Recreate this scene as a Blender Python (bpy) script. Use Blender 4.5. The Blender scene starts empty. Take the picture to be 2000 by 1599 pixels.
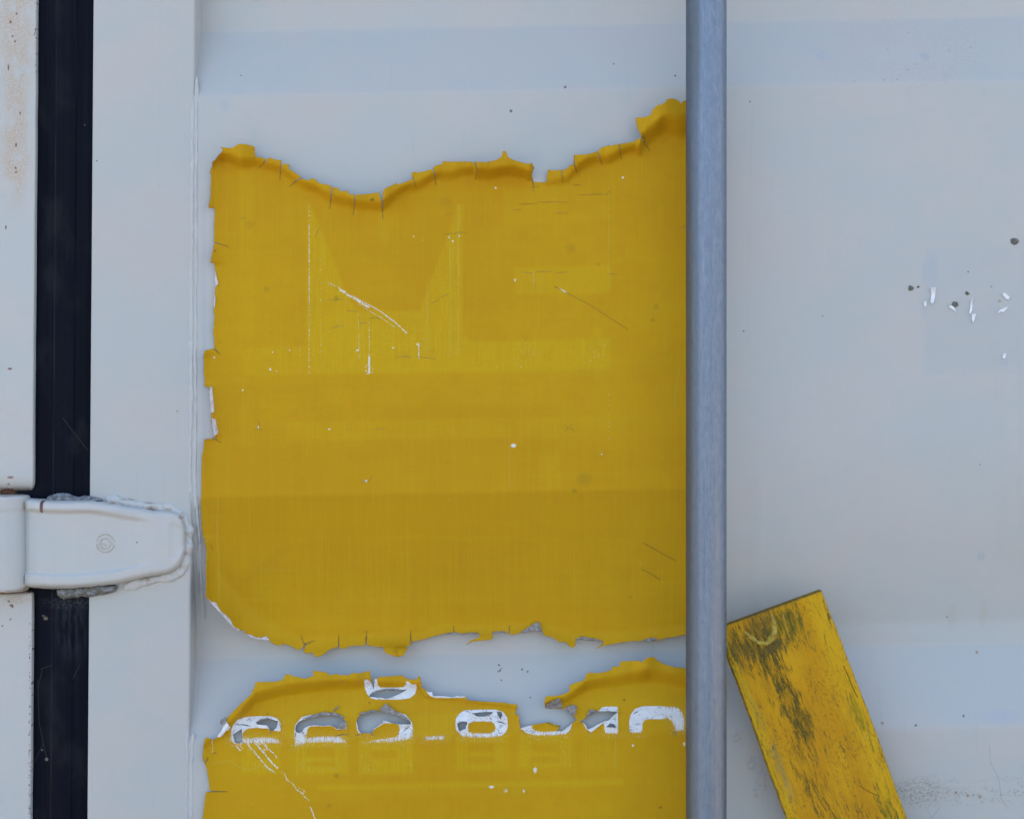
import bpy, math, random
import numpy as np
from mathutils import Vector
from mathutils.geometry import delaunay_2d_cdt

SC = bpy.context.scene
COL = SC.collection
random.seed(7)
RNG = np.random.default_rng(7)

# ------------------------------------------------------------------ measures
S = 0.00045          # metres per photograph pixel on the door plane
D = 1.25             # camera distance from the door plane
ZC = 1.35            # height of the camera above the ground

# ------------------------------------------------------------------ camera
cam_d = bpy.data.cameras.new('camera')
cam = bpy.data.objects.new('camera', cam_d)
COL.objects.link(cam)
cam_d.sensor_fit = 'HORIZONTAL'
cam_d.sensor_width = 36.0
cam_d.lens = 36.0 * D / (2000 * S)
cam_d.clip_start = 0.05
cam_d.clip_end = 500
cam.location = (0, -D, ZC)
cam.rotation_euler = (math.radians(90), 0, 0)
SC.camera = cam

# ------------------------------------------------------------------ sky, sun, exposure
SUN_EL = 38
SUN_AZ = 25       # the sun stands behind the container, a little to the right
world = bpy.data.worlds.new('World')
SC.world = world
world.use_nodes = True
wn = world.node_tree
wn.nodes.clear()
sky = wn.nodes.new('ShaderNodeTexSky')
sky.sky_type = 'NISHITA'
sky.sun_disc = False
sky.sun_elevation = math.radians(SUN_EL)
sky.sun_rotation = math.radians(SUN_AZ)
sky.air_density = 1.0
sky.dust_density = 4.0
sky.ozone_density = 0.5
bg = wn.nodes.new('ShaderNodeBackground')
bg.inputs[1].default_value = 0.15
wo = wn.nodes.new('ShaderNodeOutputWorld')
wn.links.new(sky.outputs[0], bg.inputs[0])
wn.links.new(bg.outputs[0], wo.inputs[0])
sun_d = bpy.data.lights.new('sun', 'SUN')
sun_d.energy = 3.4
sun_d.angle = math.radians(0.5)
sun_d.color = (1.0, 0.91, 0.80)
sun = bpy.data.objects.new('sun', sun_d)
COL.objects.link(sun)
sun.location = (0, 3, 6)
sun.rotation_euler = (-math.radians(90 - SUN_EL), 0, -math.radians(SUN_AZ))
SC.view_settings.view_transform = 'Standard'
SC.view_settings.look = 'None'
SC.view_settings.exposure = 1.80
SC.view_settings.gamma = 1.0

# ------------------------------------------------------------------ geometry helpers
def Q(x, y, d=0.0):
    """photograph pixel on the door plane -> world, d metres in front of that plane"""
    return ((x - 1000) * S, -d, (799.5 - y) * S + ZC)

def P(x, y, d=0.0):
    """where a point seen at pixel x, y stands when it is d metres in front of the door"""
    k = (D - d) / D
    return ((x - 1000) * S * k, -d, (799.5 - y) * S * k + ZC)

def mesh_obj(name, verts, faces, mat, parent=None, smooth=True, mats=None, attrs=None):
    me = bpy.data.meshes.new(name)
    me.from_pydata([tuple(v) for v in verts], [], [tuple(int(i) for i in f) for f in faces])
    me.materials.append(mat)
    if mats:
        for m in mats:
            me.materials.append(m)
    if smooth:
        me.polygons.foreach_set('use_smooth', [True] * len(me.polygons))
    if attrs:
        for k, a in attrs.items():
            at = me.attributes.new(k, 'FLOAT', 'POINT')
            at.data.foreach_set('value', np.asarray(a, dtype=np.float32))
    me.update()
    o = bpy.data.objects.new(name, me)
    COL.objects.link(o)
    if parent is not None:
        o.parent = parent
        off = Vector((0, 0, 0))
        p = parent
        while p is not None:
            off += p.location
            p = p.parent
        o.location = -off
    return o

def thing(name, label, cat, loc, group=None):
    o = bpy.data.objects.new(name, None)
    COL.objects.link(o)
    o.empty_display_size = 0.05
    o.location = loc
    o['label'] = label
    o['category'] = cat
    if group:
        o['group'] = group
    return o

def hash1(n):
    n = np.asarray(n, dtype=np.float64)
    return (np.sin(n * 12.9898 + 4.1414) * 43758.5453) % 1.0

def vnoise(x, y, seed=0.0):
    x = np.asarray(x, float); y = np.asarray(y, float)
    xi = np.floor(x); yi = np.floor(y)
    fx = x - xi; fy = y - yi
    fx = fx * fx * (3 - 2 * fx); fy = fy * fy * (3 - 2 * fy)
    def h(a, b):
        return hash1(a * 1.7 + b * 57.31 + seed * 13.7)
    return ((h(xi, yi) * (1 - fx) + h(xi + 1, yi) * fx) * (1 - fy)
            + (h(xi, yi + 1) * (1 - fx) + h(xi + 1, yi + 1) * fx) * fy)

def fbm(x, y, seed=0.0, o=3):
    t = 0; a = 0.5
    for i in range(o):
        t = t + a * vnoise(np.asarray(x) * 2 ** i, np.asarray(y) * 2 ** i, seed + i)
        a *= 0.5
    return t / (1 - 0.5 ** o)

def sstep(a, b, v):
    t = np.clip((v - a) / (b - a), 0, 1)
    return t * t * (3 - 2 * t)

def seg_dist(px, py, pts, closed=True):
    pts = np.asarray(pts, float)
    n = len(pts)
    best = np.full(px.shape, 1e9)
    for i in range(n if closed else n - 1):
        a = pts[i]; b = pts[(i + 1) % n]
        ab = b - a
        L = max(ab @ ab, 1e-9)
        t = np.clip(((px - a[0]) * ab[0] + (py - a[1]) * ab[1]) / L, 0, 1)
        dd = np.hypot(px - a[0] - t * ab[0], py - a[1] - t * ab[1])
        np.minimum(best, dd, out=best)
    return best

def inside(px, py, pts):
    pts = np.asarray(pts, float)
    r = np.zeros(px.shape, bool)
    n = len(pts)
    for i in range(n):
        x1, y1 = pts[i]; x2, y2 = pts[(i + 1) % n]
        if y1 == y2:
            continue
        c = ((y1 > py) != (y2 > py)) & (px < (x2 - x1) * (py - y1) / (y2 - y1) + x1)
        r ^= c
    return r

def sdf(px, py, pts, cut=30):
    """signed distance in pixels, positive inside; only worked out near the polygon"""
    pts = np.asarray(pts, float)
    out = np.full(px.shape, -float(cut))
    m = ((px > pts[:, 0].min() - cut) & (px < pts[:, 0].max() + cut)
         & (py > pts[:, 1].min() - cut) & (py < pts[:, 1].max() + cut))
    if m.any():
        d = seg_dist(px[m], py[m], pts)
        s = np.where(inside(px[m], py[m], pts), 1, -1)
        out[m] = np.clip(d * s, -cut, cut)
    return out

def roughen(pts, step=5.0, amp=0.45):
    """walk along an outline adding small ragged points"""
    out = []
    n = len(pts)
    for i in range(n):
        a = np.array(pts[i], float); b = np.array(pts[(i + 1) % n], float)
        L = np.hypot(*(b - a))
        out.append(tuple(a))
        k = int(L / step)
        if k > 0 and L < 400:
            nn = np.array([-(b - a)[1], (b - a)[0]]) / max(L, 1e-6)
            for j in range(1, k + 1):
                t = j / (k + 1)
                o = (random.random() - 0.5) * 2 * amp
                out.append(tuple(a + (b - a) * t + nn * o))
    return out

def cdt_sheet(outline, holes, step, extra=None, add=None):
    """triangles of outline minus holes, filled with a jittered grid of points"""
    loops = [outline] + list(holes)
    pts = []; edges = []
    for lp in loops:
        b = len(pts)
        pts += [tuple(p) for p in lp]
        edges += [(b + i, b + (i + 1) % len(lp)) for i in range(len(lp))]
    arr = np.array(outline, float)
    x0, y0 = arr.min(0); x1, y1 = arr.max(0)
    gx, gy = np.meshgrid(np.arange(x0, x1, step), np.arange(y0, y1, step))
    gx = gx + (np.arange(gx.shape[0]) % 2)[:, None] * step * 0.5
    gx = gx.ravel() + RNG.uniform(-.12, .12, gx.size) * step
    gy = gy.ravel() + RNG.uniform(-.12, .12, gy.size) * step
    m = inside(gx, gy, outline)
    for h in holes:
        m &= ~inside(gx, gy, h)
    gx = gx[m]; gy = gy[m]
    if extra is not None:
        k = extra(gx, gy)
        gx = gx[k]; gy = gy[k]
    pts += list(zip(gx.tolist(), gy.tolist()))
    if add is not None:
        pts += [tuple(q) for q in add.tolist()]
    r = delaunay_2d_cdt([Vector(p) for p in pts], edges, [], 0, 1e-4, False)
    v = np.array([(p[0], p[1]) for p in r[0]])
    f = np.array([t for t in r[2] if len(t) == 3], int)
    c = v[f].mean(1)
    keep = inside(c[:, 0], c[:, 1], outline)
    for h in holes:
        keep &= ~inside(c[:, 0], c[:, 1], h)
    f = f[keep]
    used = np.unique(f)
    mp = -np.ones(len(v), int); mp[used] = np.arange(len(used))
    v = v[used]; f = mp[f]
    # make all triangles face the camera (-Y): x right, y down in pixels
    a, b, c_ = v[f[:, 0]], v[f[:, 1]], v[f[:, 2]]
    cr = (b[:, 0] - a[:, 0]) * (c_[:, 1] - a[:, 1]) - (b[:, 1] - a[:, 1]) * (c_[:, 0] - a[:, 0])
    f[cr > 0] = f[cr > 0][:, ::-1]
    return v, f

# ------------------------------------------------------------------ shader helpers
class V:
    """a float socket with arithmetic"""
    def __init__(s, nt, sock):
        s.nt = nt; s.k = sock
    def _m(s, op, *o, clamp=False):
        n = s.nt.nodes.new('ShaderNodeMath'); n.operation = op; n.use_clamp = clamp
        for i, q in enumerate((s,) + o):
            if isinstance(q, V):
                s.nt.links.new(q.k, n.inputs[i])
            else:
                n.inputs[i].default_value = float(q)
        return V(s.nt, n.outputs[0])
    def __add__(s, o): return s._m('ADD', o)
    def __radd__(s, o): return s._m('ADD', o)
    def __sub__(s, o): return s._m('SUBTRACT', o)
    def __rsub__(s, o): return (s * -1.0) + o
    def __mul__(s, o): return s._m('MULTIPLY', o)
    def __rmul__(s, o): return s._m('MULTIPLY', o)
    def __truediv__(s, o): return s._m('DIVIDE', o)
    def abs(s): return s._m('ABSOLUTE')
    def mx(s, o): return s._m('MAXIMUM', o)
    def mn(s, o): return s._m('MINIMUM', o)
    def sqrt(s): return s._m('SQRT')
    def clamp(s): return s._m('ADD', 0.0, clamp=True)
    def step(s, a, b):
        n = s.nt.nodes.new('ShaderNodeMapRange'); n.interpolation_type = 'SMOOTHSTEP'
        s.nt.links.new(s.k, n.inputs[0])
        lo, hi, f0, f1 = (a, b, 0, 1) if a < b else (b, a, 1, 0)
        n.inputs[1].default_value = lo; n.inputs[2].default_value = hi
        n.inputs[3].default_value = f0; n.inputs[4].default_value = f1
        return V(s.nt, n.outputs[0])

KA = 0.75     # all paints are chalky and dirty; their base colours are this much below clean paint
def clean(c):
    return tuple(q / KA for q in c)

class Mat:
    k = KA
    def __init__(s, name, attr=None):
        s.m = bpy.data.materials.new(name)
        s.m.use_nodes = True
        s.nt = s.m.node_tree
        s.nt.nodes.clear()
        s.out = s.nt.nodes.new('ShaderNodeOutputMaterial')
        s.b = s.nt.nodes.new('ShaderNodeBsdfPrincipled')
        s.nt.links.new(s.b.outputs[0], s.out.inputs[0])
        tc = s.nt.nodes.new('ShaderNodeTexCoord')
        sp = s.nt.nodes.new('ShaderNodeSeparateXYZ')
        s.nt.links.new(tc.outputs['Object'], sp.inputs[0])
        s.ox, s.oy, s.oz = (V(s.nt, sp.outputs[i]) for i in range(3))
        if attr:
            s.x = s.attr(attr[0]); s.y = s.attr(attr[1])
        else:
            s.x = s.ox * (1 / S) + 1000.0
            s.y = (s.oz - ZC) * (-1 / S) + 799.5
    def attr(s, name):
        a = s.nt.nodes.new('ShaderNodeAttribute'); a.attribute_name = name
        return V(s.nt, a.outputs['Fac'])
    def vec(s, a, b, c=0.0):
        n = s.nt.nodes.new('ShaderNodeCombineXYZ')
        for i, q in enumerate((a, b, c)):
            if isinstance(q, V): s.nt.links.new(q.k, n.inputs[i])
            else: n.inputs[i].default_value = q
        return n.outputs[0]
    def noise(s, sx, sy, seed=0.0, detail=3.0, rough=0.55, dist=0.0):
        """noise whose features are about sx by sy pixels"""
        n = s.nt.nodes.new('ShaderNodeTexNoise'); n.noise_dimensions = '3D'
        s.nt.links.new(s.vec(s.x / sx, s.y / sy, seed), n.inputs['Vector'])
        n.inputs['Scale'].default_value = 1.0
        n.inputs['Detail'].default_value = detail
        n.inputs['Roughness'].default_value = rough
        n.inputs['Distortion'].default_value = dist
        return V(s.nt, n.outputs[0])
    def dots(s, size, seed=0.0, sx=1.0):
        n = s.nt.nodes.new('ShaderNodeTexVoronoi'); n.voronoi_dimensions = '3D'
        s.nt.links.new(s.vec(s.x / (size * sx), s.y / size, seed), n.inputs['Vector'])
        n.inputs['Scale'].default_value = 1.0
        rnd = s.nt.nodes.new('ShaderNodeSeparateColor')
        s.nt.links.new(n.outputs['Color'], rnd.inputs[0])
        return V(s.nt, n.outputs['Distance']), V(s.nt, rnd.outputs[0])
    def ell(s, cx, cy, rx, ry, soft=0.4):
        dx = (s.x - cx) / rx; dy = (s.y - cy) / ry
        r = (dx * dx + dy * dy).sqrt()
        return r.step(1 + soft, 1 - soft)
    def box(s, x0, x1, y0, y1, soft=4):
        a = s.x.step(x0 - soft, x0 + soft) * s.x.step(x1 + soft, x1 - soft)
        return a * s.y.step(y0 - soft, y0 + soft) * s.y.step(y1 + soft, y1 - soft)
    def seg(s, x0, y0, x1, y1, w0, w1, wob=None):
        """soft line of half width w0..w1"""
        dx, dy = x1 - x0, y1 - y0
        L2 = dx * dx + dy * dy
        X = s.x - x0; Y = s.y - y0
        if wob is not None:
            X = X + wob; Y = Y - wob
        t = (X * (dx / L2) + Y * (dy / L2))._m('ADD', 0.0, clamp=True)
        ex = X - t * dx; ey = Y - t * dy
        d = (ex * ex + ey * ey).sqrt()
        return d.step(w1, w0)
    def mix(s, f, a, b):
        n = s.nt.nodes.new('ShaderNodeMix'); n.data_type = 'RGBA'
        if isinstance(f, V): s.nt.links.new(f.k, n.inputs[0])
        else: n.inputs[0].default_value = f
        for i, q in ((6, a), (7, b)):
            if isinstance(q, (tuple, list)): n.inputs[i].default_value = (*[w * s.k for w in q], 1)
            else: s.nt.links.new(q, n.inputs[i])
        return n.outputs[2]
    def color(s, c):
        if isinstance(c, (tuple, list)): s.b.inputs['Base Color'].default_value = (*c, 1)
        else: s.nt.links.new(c, s.b.inputs['Base Color'])
    def set(s, name, v):
        if isinstance(v, V): s.nt.links.new(v.k, s.b.inputs[name])
        else: s.b.inputs[name].default_value = v
    def bump(s, h, dist=0.001, strength=1.0):
        n = s.nt.nodes.new('ShaderNodeBump')
        n.inputs['Distance'].default_value = dist
        n.inputs['Strength'].default_value = strength
        s.nt.links.new(h.k, n.inputs['Height'])
        s.nt.links.new(n.outputs[0], s.b.inputs['Normal'])

# ------------------------------------------------------------------ materials
WARM = (0.674, 0.662, 0.626)
COOL = (0.634, 0.662, 0.636)
RUST = (0.16, 0.055, 0.025)
ORANGE = (0.42, 0.24, 0.10)

def white_paint(name, extra=None, bright=1.0, rough=0.45):
    m = Mat(name)
    n = m.noise(260, 190, 3.0, 4, 0.55)
    n2 = m.noise(60, 45, 9.0, 3)
    t = (n * 0.8 + n2 * 0.2).step(0.40, 0.60)
    w = tuple(q * bright for q in WARM); c = tuple(q * bright for q in COOL)
    col = m.mix(t, c, w)
    # fine film grain of chalky paint
    g = m.noise(3.0, 3.0, 21.0, 2, 0.7)
    col = m.mix((g - 0.5).abs() * 0.5, col, (0.50, 0.52, 0.53))
    # thin run-down streaks
    st = m.noise(14, 600, 5.0, 3).step(0.60, 0.72) * m.noise(220, 220, 31.0, 2).step(0.45, 0.6)
    col = m.mix(st * 0.24, col, (0.52, 0.55, 0.55))
    col = m.mix(m.noise(90, 70, 41.0, 5, 0.7).step(0.52, 0.74) * 0.16, col, (0.54, 0.60, 0.64))
    col = m.mix(m.noise(5.0, 5.0, 45.0, 3, 0.8).step(0.60, 0.72) * 0.12, col, (0.50, 0.50, 0.50))
    # sparse dark specks
    d, r = m.dots(70, 2.0)
    sp = d.step(0.035, 0.015) * r.step(0.35, 0.36)
    col = m.mix(sp * 0.8, col, (0.10, 0.11, 0.12))
    d, r = m.dots(130, 5.0)
    sp = (d + m.noise(6, 6, 3, 2) * 0.03).step(0.10, 0.06) * r.step(0.72, 0.73)
    col = m.mix(sp * 0.45, col, (0.46, 0.53, 0.60))
    if extra:
        col = extra(m, col)
    m.color(col)
    m.set('Roughness', rough)
    m.set('Specular IOR Level', 0.35)
    h = m.noise(2.6, 2.6, 4.0, 2, 0.7) * 0.25 + m.noise(34, 60, 8.0, 3) * 1.2 + m.noise(160, 160, 6.0, 2) * 4.0
    m.bump(h, 0.00045, 0.55)
    return m.m

def panel_extra(m, col):
    # rust freckles on the upper slope
    z = m.ell(1800, 85, 190, 80, 0.5) * m.noise(4.0, 4.0, 7, 3, 0.75).step(0.52, 0.62)
    z = z * m.noise(60, 60, 17, 2).step(0.36, 0.56)
    col = m.mix(z * 0.65, col, (0.62, 0.50, 0.36))
    for (x, y) in ((1787, 53), (1792, 122), (1669, 159), (1727, 156), (1753, 155), (1862, 93), (1740, 90), (1776, 134), (1905, 85)):
        col = m.mix(m.ell(x, y, 2.4, 2.0) * 0.6, col, (0.60, 0.40, 0.20))
    # blue-grey shading painted onto the two slopes that face up
    tt = m.y + m.x * 0.0190 - 7.3
    z = (tt.step(45, 53) * tt.step(191, 183)).mx(tt.step(1293, 1301) * tt.step(1452, 1440))
    col = m.mix(z * 0.15, col, (0.46, 0.51, 0.56))
    # mould along the lower fold
    band = m.box(1745, 2600, 1505, 1566, 14) * m.noise(5.5, 4.2, 11, 3, 0.8).step(0.46, 0.62)
    patch = m.noise(30, 14, 14, 4, .7).step(0.44, 0.62) * m.y.step(1490, 1565)
    col = m.mix(band * patch * 0.75, col, (0.20, 0.23, 0.19))
    col = m.mix(m.ell(1795, 1548, 60, 26, 0.5) * m.noise(6, 5, 15, 4, 0.8).step(0.44, 0.62) * 0.55, col, (0.22, 0.24, 0.18))
    for (x, y) in ((1867, 1547), (1890, 1553), (1914, 1555), (1724, 1412), (1925, 1282), (1952, 588)):
        col = m.mix(m.ell(x, y, 3, 2.6, .5) * 0.75, col, (0.40, 0.22, 0.11))
    for (x, y) in ((1938, 1193), (1876, 1196)):
        col = m.mix(m.ell(x, y + 14, 7, 22, .8) * 0.16, col, (0.55, 0.42, 0.28))
    # ghost of a placard that once was stuck on
    g = m.box(1806, 2260, 482, 730, 5) * (0.55 + m.noise(50, 60, 61, 3).step(.35, .65) * .45)
    col = m.mix(g * 0.36, col, (0.55, 0.62, 0.64))
    g = m.ell(1988, 1030, 34, 110, .2)
    col = m.mix(g * 0.28, col, (0.60, 0.62, 0.58))
    for (x, y, rx, ry) in ((1805, 532, 4, 22), (1821, 530, 10, 34), (1806, 610, 3, 12), (1961, 708, 8, 8), (1610, 104, 9, 9),
                           (1848, 149, 6, 6), (438, 205, 10, 12), (1960, 1400, 40, 12)):
        col = m.mix(m.ell(x, y, rx, ry, .6) * 0.22, col, (0.42, 0.52, 0.68))
    # dark splash marks between the two yellow sheets and above them
    for (x, y, r) in ((1104, 170, 2.6), (998, 217, 2.8), (1320, 146, 2), (1200, 120, 1.6), (976, 1317, 2.2), (972, 1319, 1.4), (979, 1313, 1.2), (1020, 1315, 2), (1031, 1319, 1.8),
                      (979, 1335, 1.5), (790, 1332, 1.4), (1789, 1416, 2.2), (1884, 1399, 2.2), (974, 1307, 2)):
        col = m.mix(m.ell(x, y, r, r, .4) * 0.85, col, (0.09, 0.10, 0.12))
    # grey rub marks beside the board
    for (x, y, rx, ry, k) in ((1440, 1440, 12, 16, .35), (1468, 1490, 9, 16, .35), (1492, 1520, 12, 36, .25), (1476, 1545, 5, 20, .4)):
        col = m.mix(m.ell(x, y, rx, ry, .6) * m.noise(7, 9, 12, 3).step(.42, .6) * k, col, (0.33, 0.34, 0.36))
    # brown dirt runs in the corner below the hinge
    z = m.box(376, 394, 970, 1215, 4) * m.noise(3.4, 90, 12, 3).step(0.44, 0.62)
    col = m.mix(z * 0.55, col, (0.34, 0.27, 0.20))
    # hair cracks
    for (a, b, c, d_) in ((1932, 1455, 1935, 1490), (1935, 1490, 1950, 1518), (1950, 1518, 1956, 1560), (1956, 1560, 1968, 1578),
                          (1808, 1575, 1820, 1597), (1820, 1597, 1836, 1575)):
        col = m.mix(m.seg(a, b, c, d_, 0.5, 1.5) * 0.30, col, (0.25, 0.30, 0.38))
    for (a, b, c, d_) in ((386.5, 200, 384.5, 560), (384.5, 560, 384, 880), (384, 880, 383, 960)):
        col = m.mix(m.seg(a, b, c, d_, 0.4, 1.7, (m.noise(20, 30, 51, 2) - .5) * 4) * 0.40, col, (0.30, 0.31, 0.33))
    # ghost line along the left of the upper sheet
    col = m.mix(m.box(394, 402, 400, 870, 1.2) * 0.25, col, (0.45, 0.55, 0.70))
    return col

def post_extra(m, col):
    z = m.ell(32, 60, 34, 130, .5) + m.ell(30, 280, 26, 110, .5)
    z = z.clamp() * m.noise(3.4, 4.0, 7, 3, 0.8).step(0.42, 0.56)
    z = z * m.noise(26, 50, 19, 2).step(0.30, 0.56)
    col = m.mix(z * 0.75, col, (0.66, 0.47, 0.29))
    col = m.mix(m.ell(30, 60, 30, 150, .8) * m.noise(22, 60, 29, 3).step(.4, .65) * 0.25, col, (0.66, 0.56, 0.42))
    col = m.mix(m.ell(30, 275, 26, 70, .8) * m.noise(18, 40, 28, 3).step(.4, .65) * 0.30, col, (0.66, 0.54, 0.38))
    for (x, y, rx, ry) in ((32, 27, 2, 2), (20, 43, 2.2, 3), (24, 71, 2, 2), (29, 81, 2, 2), (16, 132, 1.6, 6), (31, 283, 1.8, 4), (30, 328, 2, 2), (31, 336, 2, 2),
                           (19, 720, 4, 2.2), (11, 444, 1.6, 4), (20, 932, 6, 2.4), (16, 945, 2.6, 2), (4, 1222, 1.6, 2), (22, 1182, 4, 2.4), (24, 1185, 2, 2),
                           (17, 1174, 2.4, 2), (20, 1209, 1.6, 2), (39, 221, 1.6, 3)):
        col = m.mix(m.ell(x, y, rx, ry, .5) * 0.9, col, (0.26, 0.09, 0.04))
    col = m.mix(m.ell(34, 1172, 24, 7, .5) * m.noise(3, 3, 4, 3, .7).step(.46, .6) * .7, col, (0.48, 0.36, 0.20))
    # rust chips along the sharp edge
    ex = m.x + m.y * 0.0075
    e = ex.step(64.5, 67.0) * m.noise(5, 9, 23, 3, 0.8).step(0.56, 0.62)
    z1 = m.y.step(200, 40) + m.y.step(1190, 1240)
    col = m.mix(e * z1.clamp() * 0.9, col, (0.09, 0.03, 0.02))
    # rusty lips at the hinge gap
    z = m.y.step(946, 960) * m.y.step(975, 966) * m.noise(9, 5, 33, 3).step(.30, .50)
    col = m.mix(z * 0.85, col, RUST)
    z = m.y.step(1148, 1152) * m.y.step(1160, 1156) * m.noise(10, 4, 35, 3).step(.38, .55)
    col = m.mix(z * 0.8, col, RUST)
    z = m.ell(10, 945, 50, 16, .7) * 0.28
    col = m.mix(z, col, (0.62, 0.52, 0.36))
    return col

def hinge_extra(m, col):
    z = m.seg(96, 978, 95, 995, 2.6, 4.2, (m.noise(8, 8, 3, 2) - .5) * 4)
    col = m.mix(z * 0.95, col, (0.14, 0.05, 0.04))
    # warm shading of the upper groove, painted into the colour
    yg = 993.0 + (m.x - 57) * (m.x - 57) * 0.000130
    z = (m.y - yg).abs().step(7, 0) * m.x.step(300, 250)
    col = m.mix(z * 0.25, col, (0.56, 0.47, 0.35))
    for (x, y, rx, ry) in ((190, 966, 8, 2), (224, 980, 4, 3), (252, 975, 14, 1.8), (294, 981, 10, 1.8), (298, 989, 8, 2), (330, 994, 6, 2), (358, 1006, 4, 6),
                           (290, 1131, 5, 4), (60, 985, 3, 8), (58, 1145, 7, 3)):
        col = m.mix(m.ell(x, y, rx, ry, .6) * m.noise(4, 4, 5, 2).step(.40, .55) * 0.8, col, (0.45, 0.27, 0.12))
    col = m.mix(m.ell(275, 1056, 1.8, 1.5) * .8, col, (0.10, 0.08, 0.09))
    z = m.y.step(968, 962) * m.x.step(62, 56) * m.noise(9, 5, 33, 3).step(.30, .50)
    col = m.mix(z * 0.8, col, RUST)
    z = m.y.step(1143, 1151) * m.x.step(70, 50) * m.noise(12, 5, 36, 3).step(.42, .60)
    col = m.mix(z * 0.7, col, (0.40, 0.27, 0.15))
    return col

M_panel = white_paint('faded_white_door_paint', panel_extra)
M_stile = white_paint('white_frame_paint', None, 1.0)
M_post = white_paint('rust_freckled_white_paint', post_extra, 1.06)
M_hinge = white_paint('thick_white_hinge_paint', hinge_extra, 1.06, 0.38)

def seam_mat():
    m = Mat('painted_seam_caulk')
    n = m.noise(5, 22, 2.0, 3, 0.7)
    col = m.mix(n.step(0.35, 0.7), (0.66, 0.68, 0.67), (0.72, 0.70, 0.68))
    z = m.noise(2.6, 34, 6.0, 3, 0.7).step(0.62, 0.70) * m.y.step(900, 1000)
    col = m.mix(z * 0.45, col, (0.36, 0.24, 0.14))
    d, r = m.dots(60, 9.0)
    z = (d + m.noise(5, 5, 1, 2) * .04).step(0.10, 0.06) * r.step(.55, .56)
    col = m.mix(z * 0.5, col, (0.50, 0.40, 0.18))
    m.color(col); m.set('Roughness', 0.5)
    m.bump(m.noise(4, 9, 5.0, 3), 0.0004, 0.6)
    return m.m
M_seam = seam_mat()

def sealant_mat():
    m = Mat('weathered_grey_sealant')
    n = m.noise(9, 6, 2.0, 4, 0.7)
    col = m.mix(n.step(0.35, 0.62), (0.14, 0.15, 0.16), (0.42, 0.44, 0.47))
    n2 = m.noise(2.2, 2.2, 6.0, 3, 0.8)
    col = m.mix(n2.step(0.55, 0.62) * .6, col, (0.06, 0.065, 0.06))
    col = m.mix(m.y.step(1120, 1150) * m.noise(12, 8, 9.0, 3).step(.42, .6) * .7, col, (0.17, 0.16, 0.09))
    m.color(col); m.set('Roughness', 0.85)
    m.bump(m.noise(3.4, 3.4, 5.0, 4, 0.75), 0.0012, 0.9)
    return m.m
M_sealant = sealant_mat()

def rubber_mat():
    m = Mat('black_door_rubber')
    n = m.noise(9, 500, 2.0, 3)
    col = m.mix(n.step(0.35, 0.7), (0.0016, 0.0034, 0.0105), (0.0036, 0.0066, 0.018))
    z = m.noise(70, 130, 12.0, 4).step(0.50, 0.72)
    col = m.mix(z * 0.45, col, (0.022, 0.026, 0.032))
    ex = m.x + m.y * 0.0075
    col = m.mix((ex - 108.5).abs().step(2.0, 0.5) * m.noise(3, 120, 44, 2).step(.3, .7) * 0.6, col, (0.045, 0.04, 0.045))
    # chalky rub below the hinge
    z = m.ell(138, 1215, 26, 60, .9) * m.noise(8, 60, 15, 3).step(.35, .7)
    col = m.mix(z * 0.30, col, (0.10, 0.14, 0.17))
    z = m.ell(130, 1178, 40, 10, .9) * m.noise(5, 5, 16, 3).step(.40, .7)
    col = m.mix(z * 0.4, col, (0.16, 0.18, 0.19))
    for (a, b, c, d_) in ((69, 1330, 72, 1415), (72, 1415, 84, 1470), (84, 1470, 88, 1484), (60, 1495, 80, 1455), (76, 1308, 98, 1300),
                          (70, 1345, 78, 1308), (120, 815, 168, 880), (86, 1205, 82, 1202), (140, 1325, 152, 1300)):
        col = m.mix(m.seg(a, b, c, d_, 0.3, 1.1) * 0.45, col, (0.09, 0.08, 0.07))
    for (x, y, rx, ry) in ((85, 1209, 4, 3), (80, 1204, 2, 1.4), (87, 1485, 3, 3), (78, 1467, 1.6, 1.6), (162, 242, 1, 1)):
        col = m.mix(m.ell(x, y, rx, ry, .6) * 0.8, col, (0.30, 0.26, 0.20))
    m.color(col)
    m.set('Roughness', 0.42 + m.noise(24, 200, 4, 3) * 0.25)
    m.set('Specular IOR Level', 0.09)
    m.bump(m.noise(3, 3, 5.0, 3) + m.noise(5, 300, 7.0, 2) * 1.5, 0.0002, 0.5)
    return m.m
M_rubber = rubber_mat()

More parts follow.
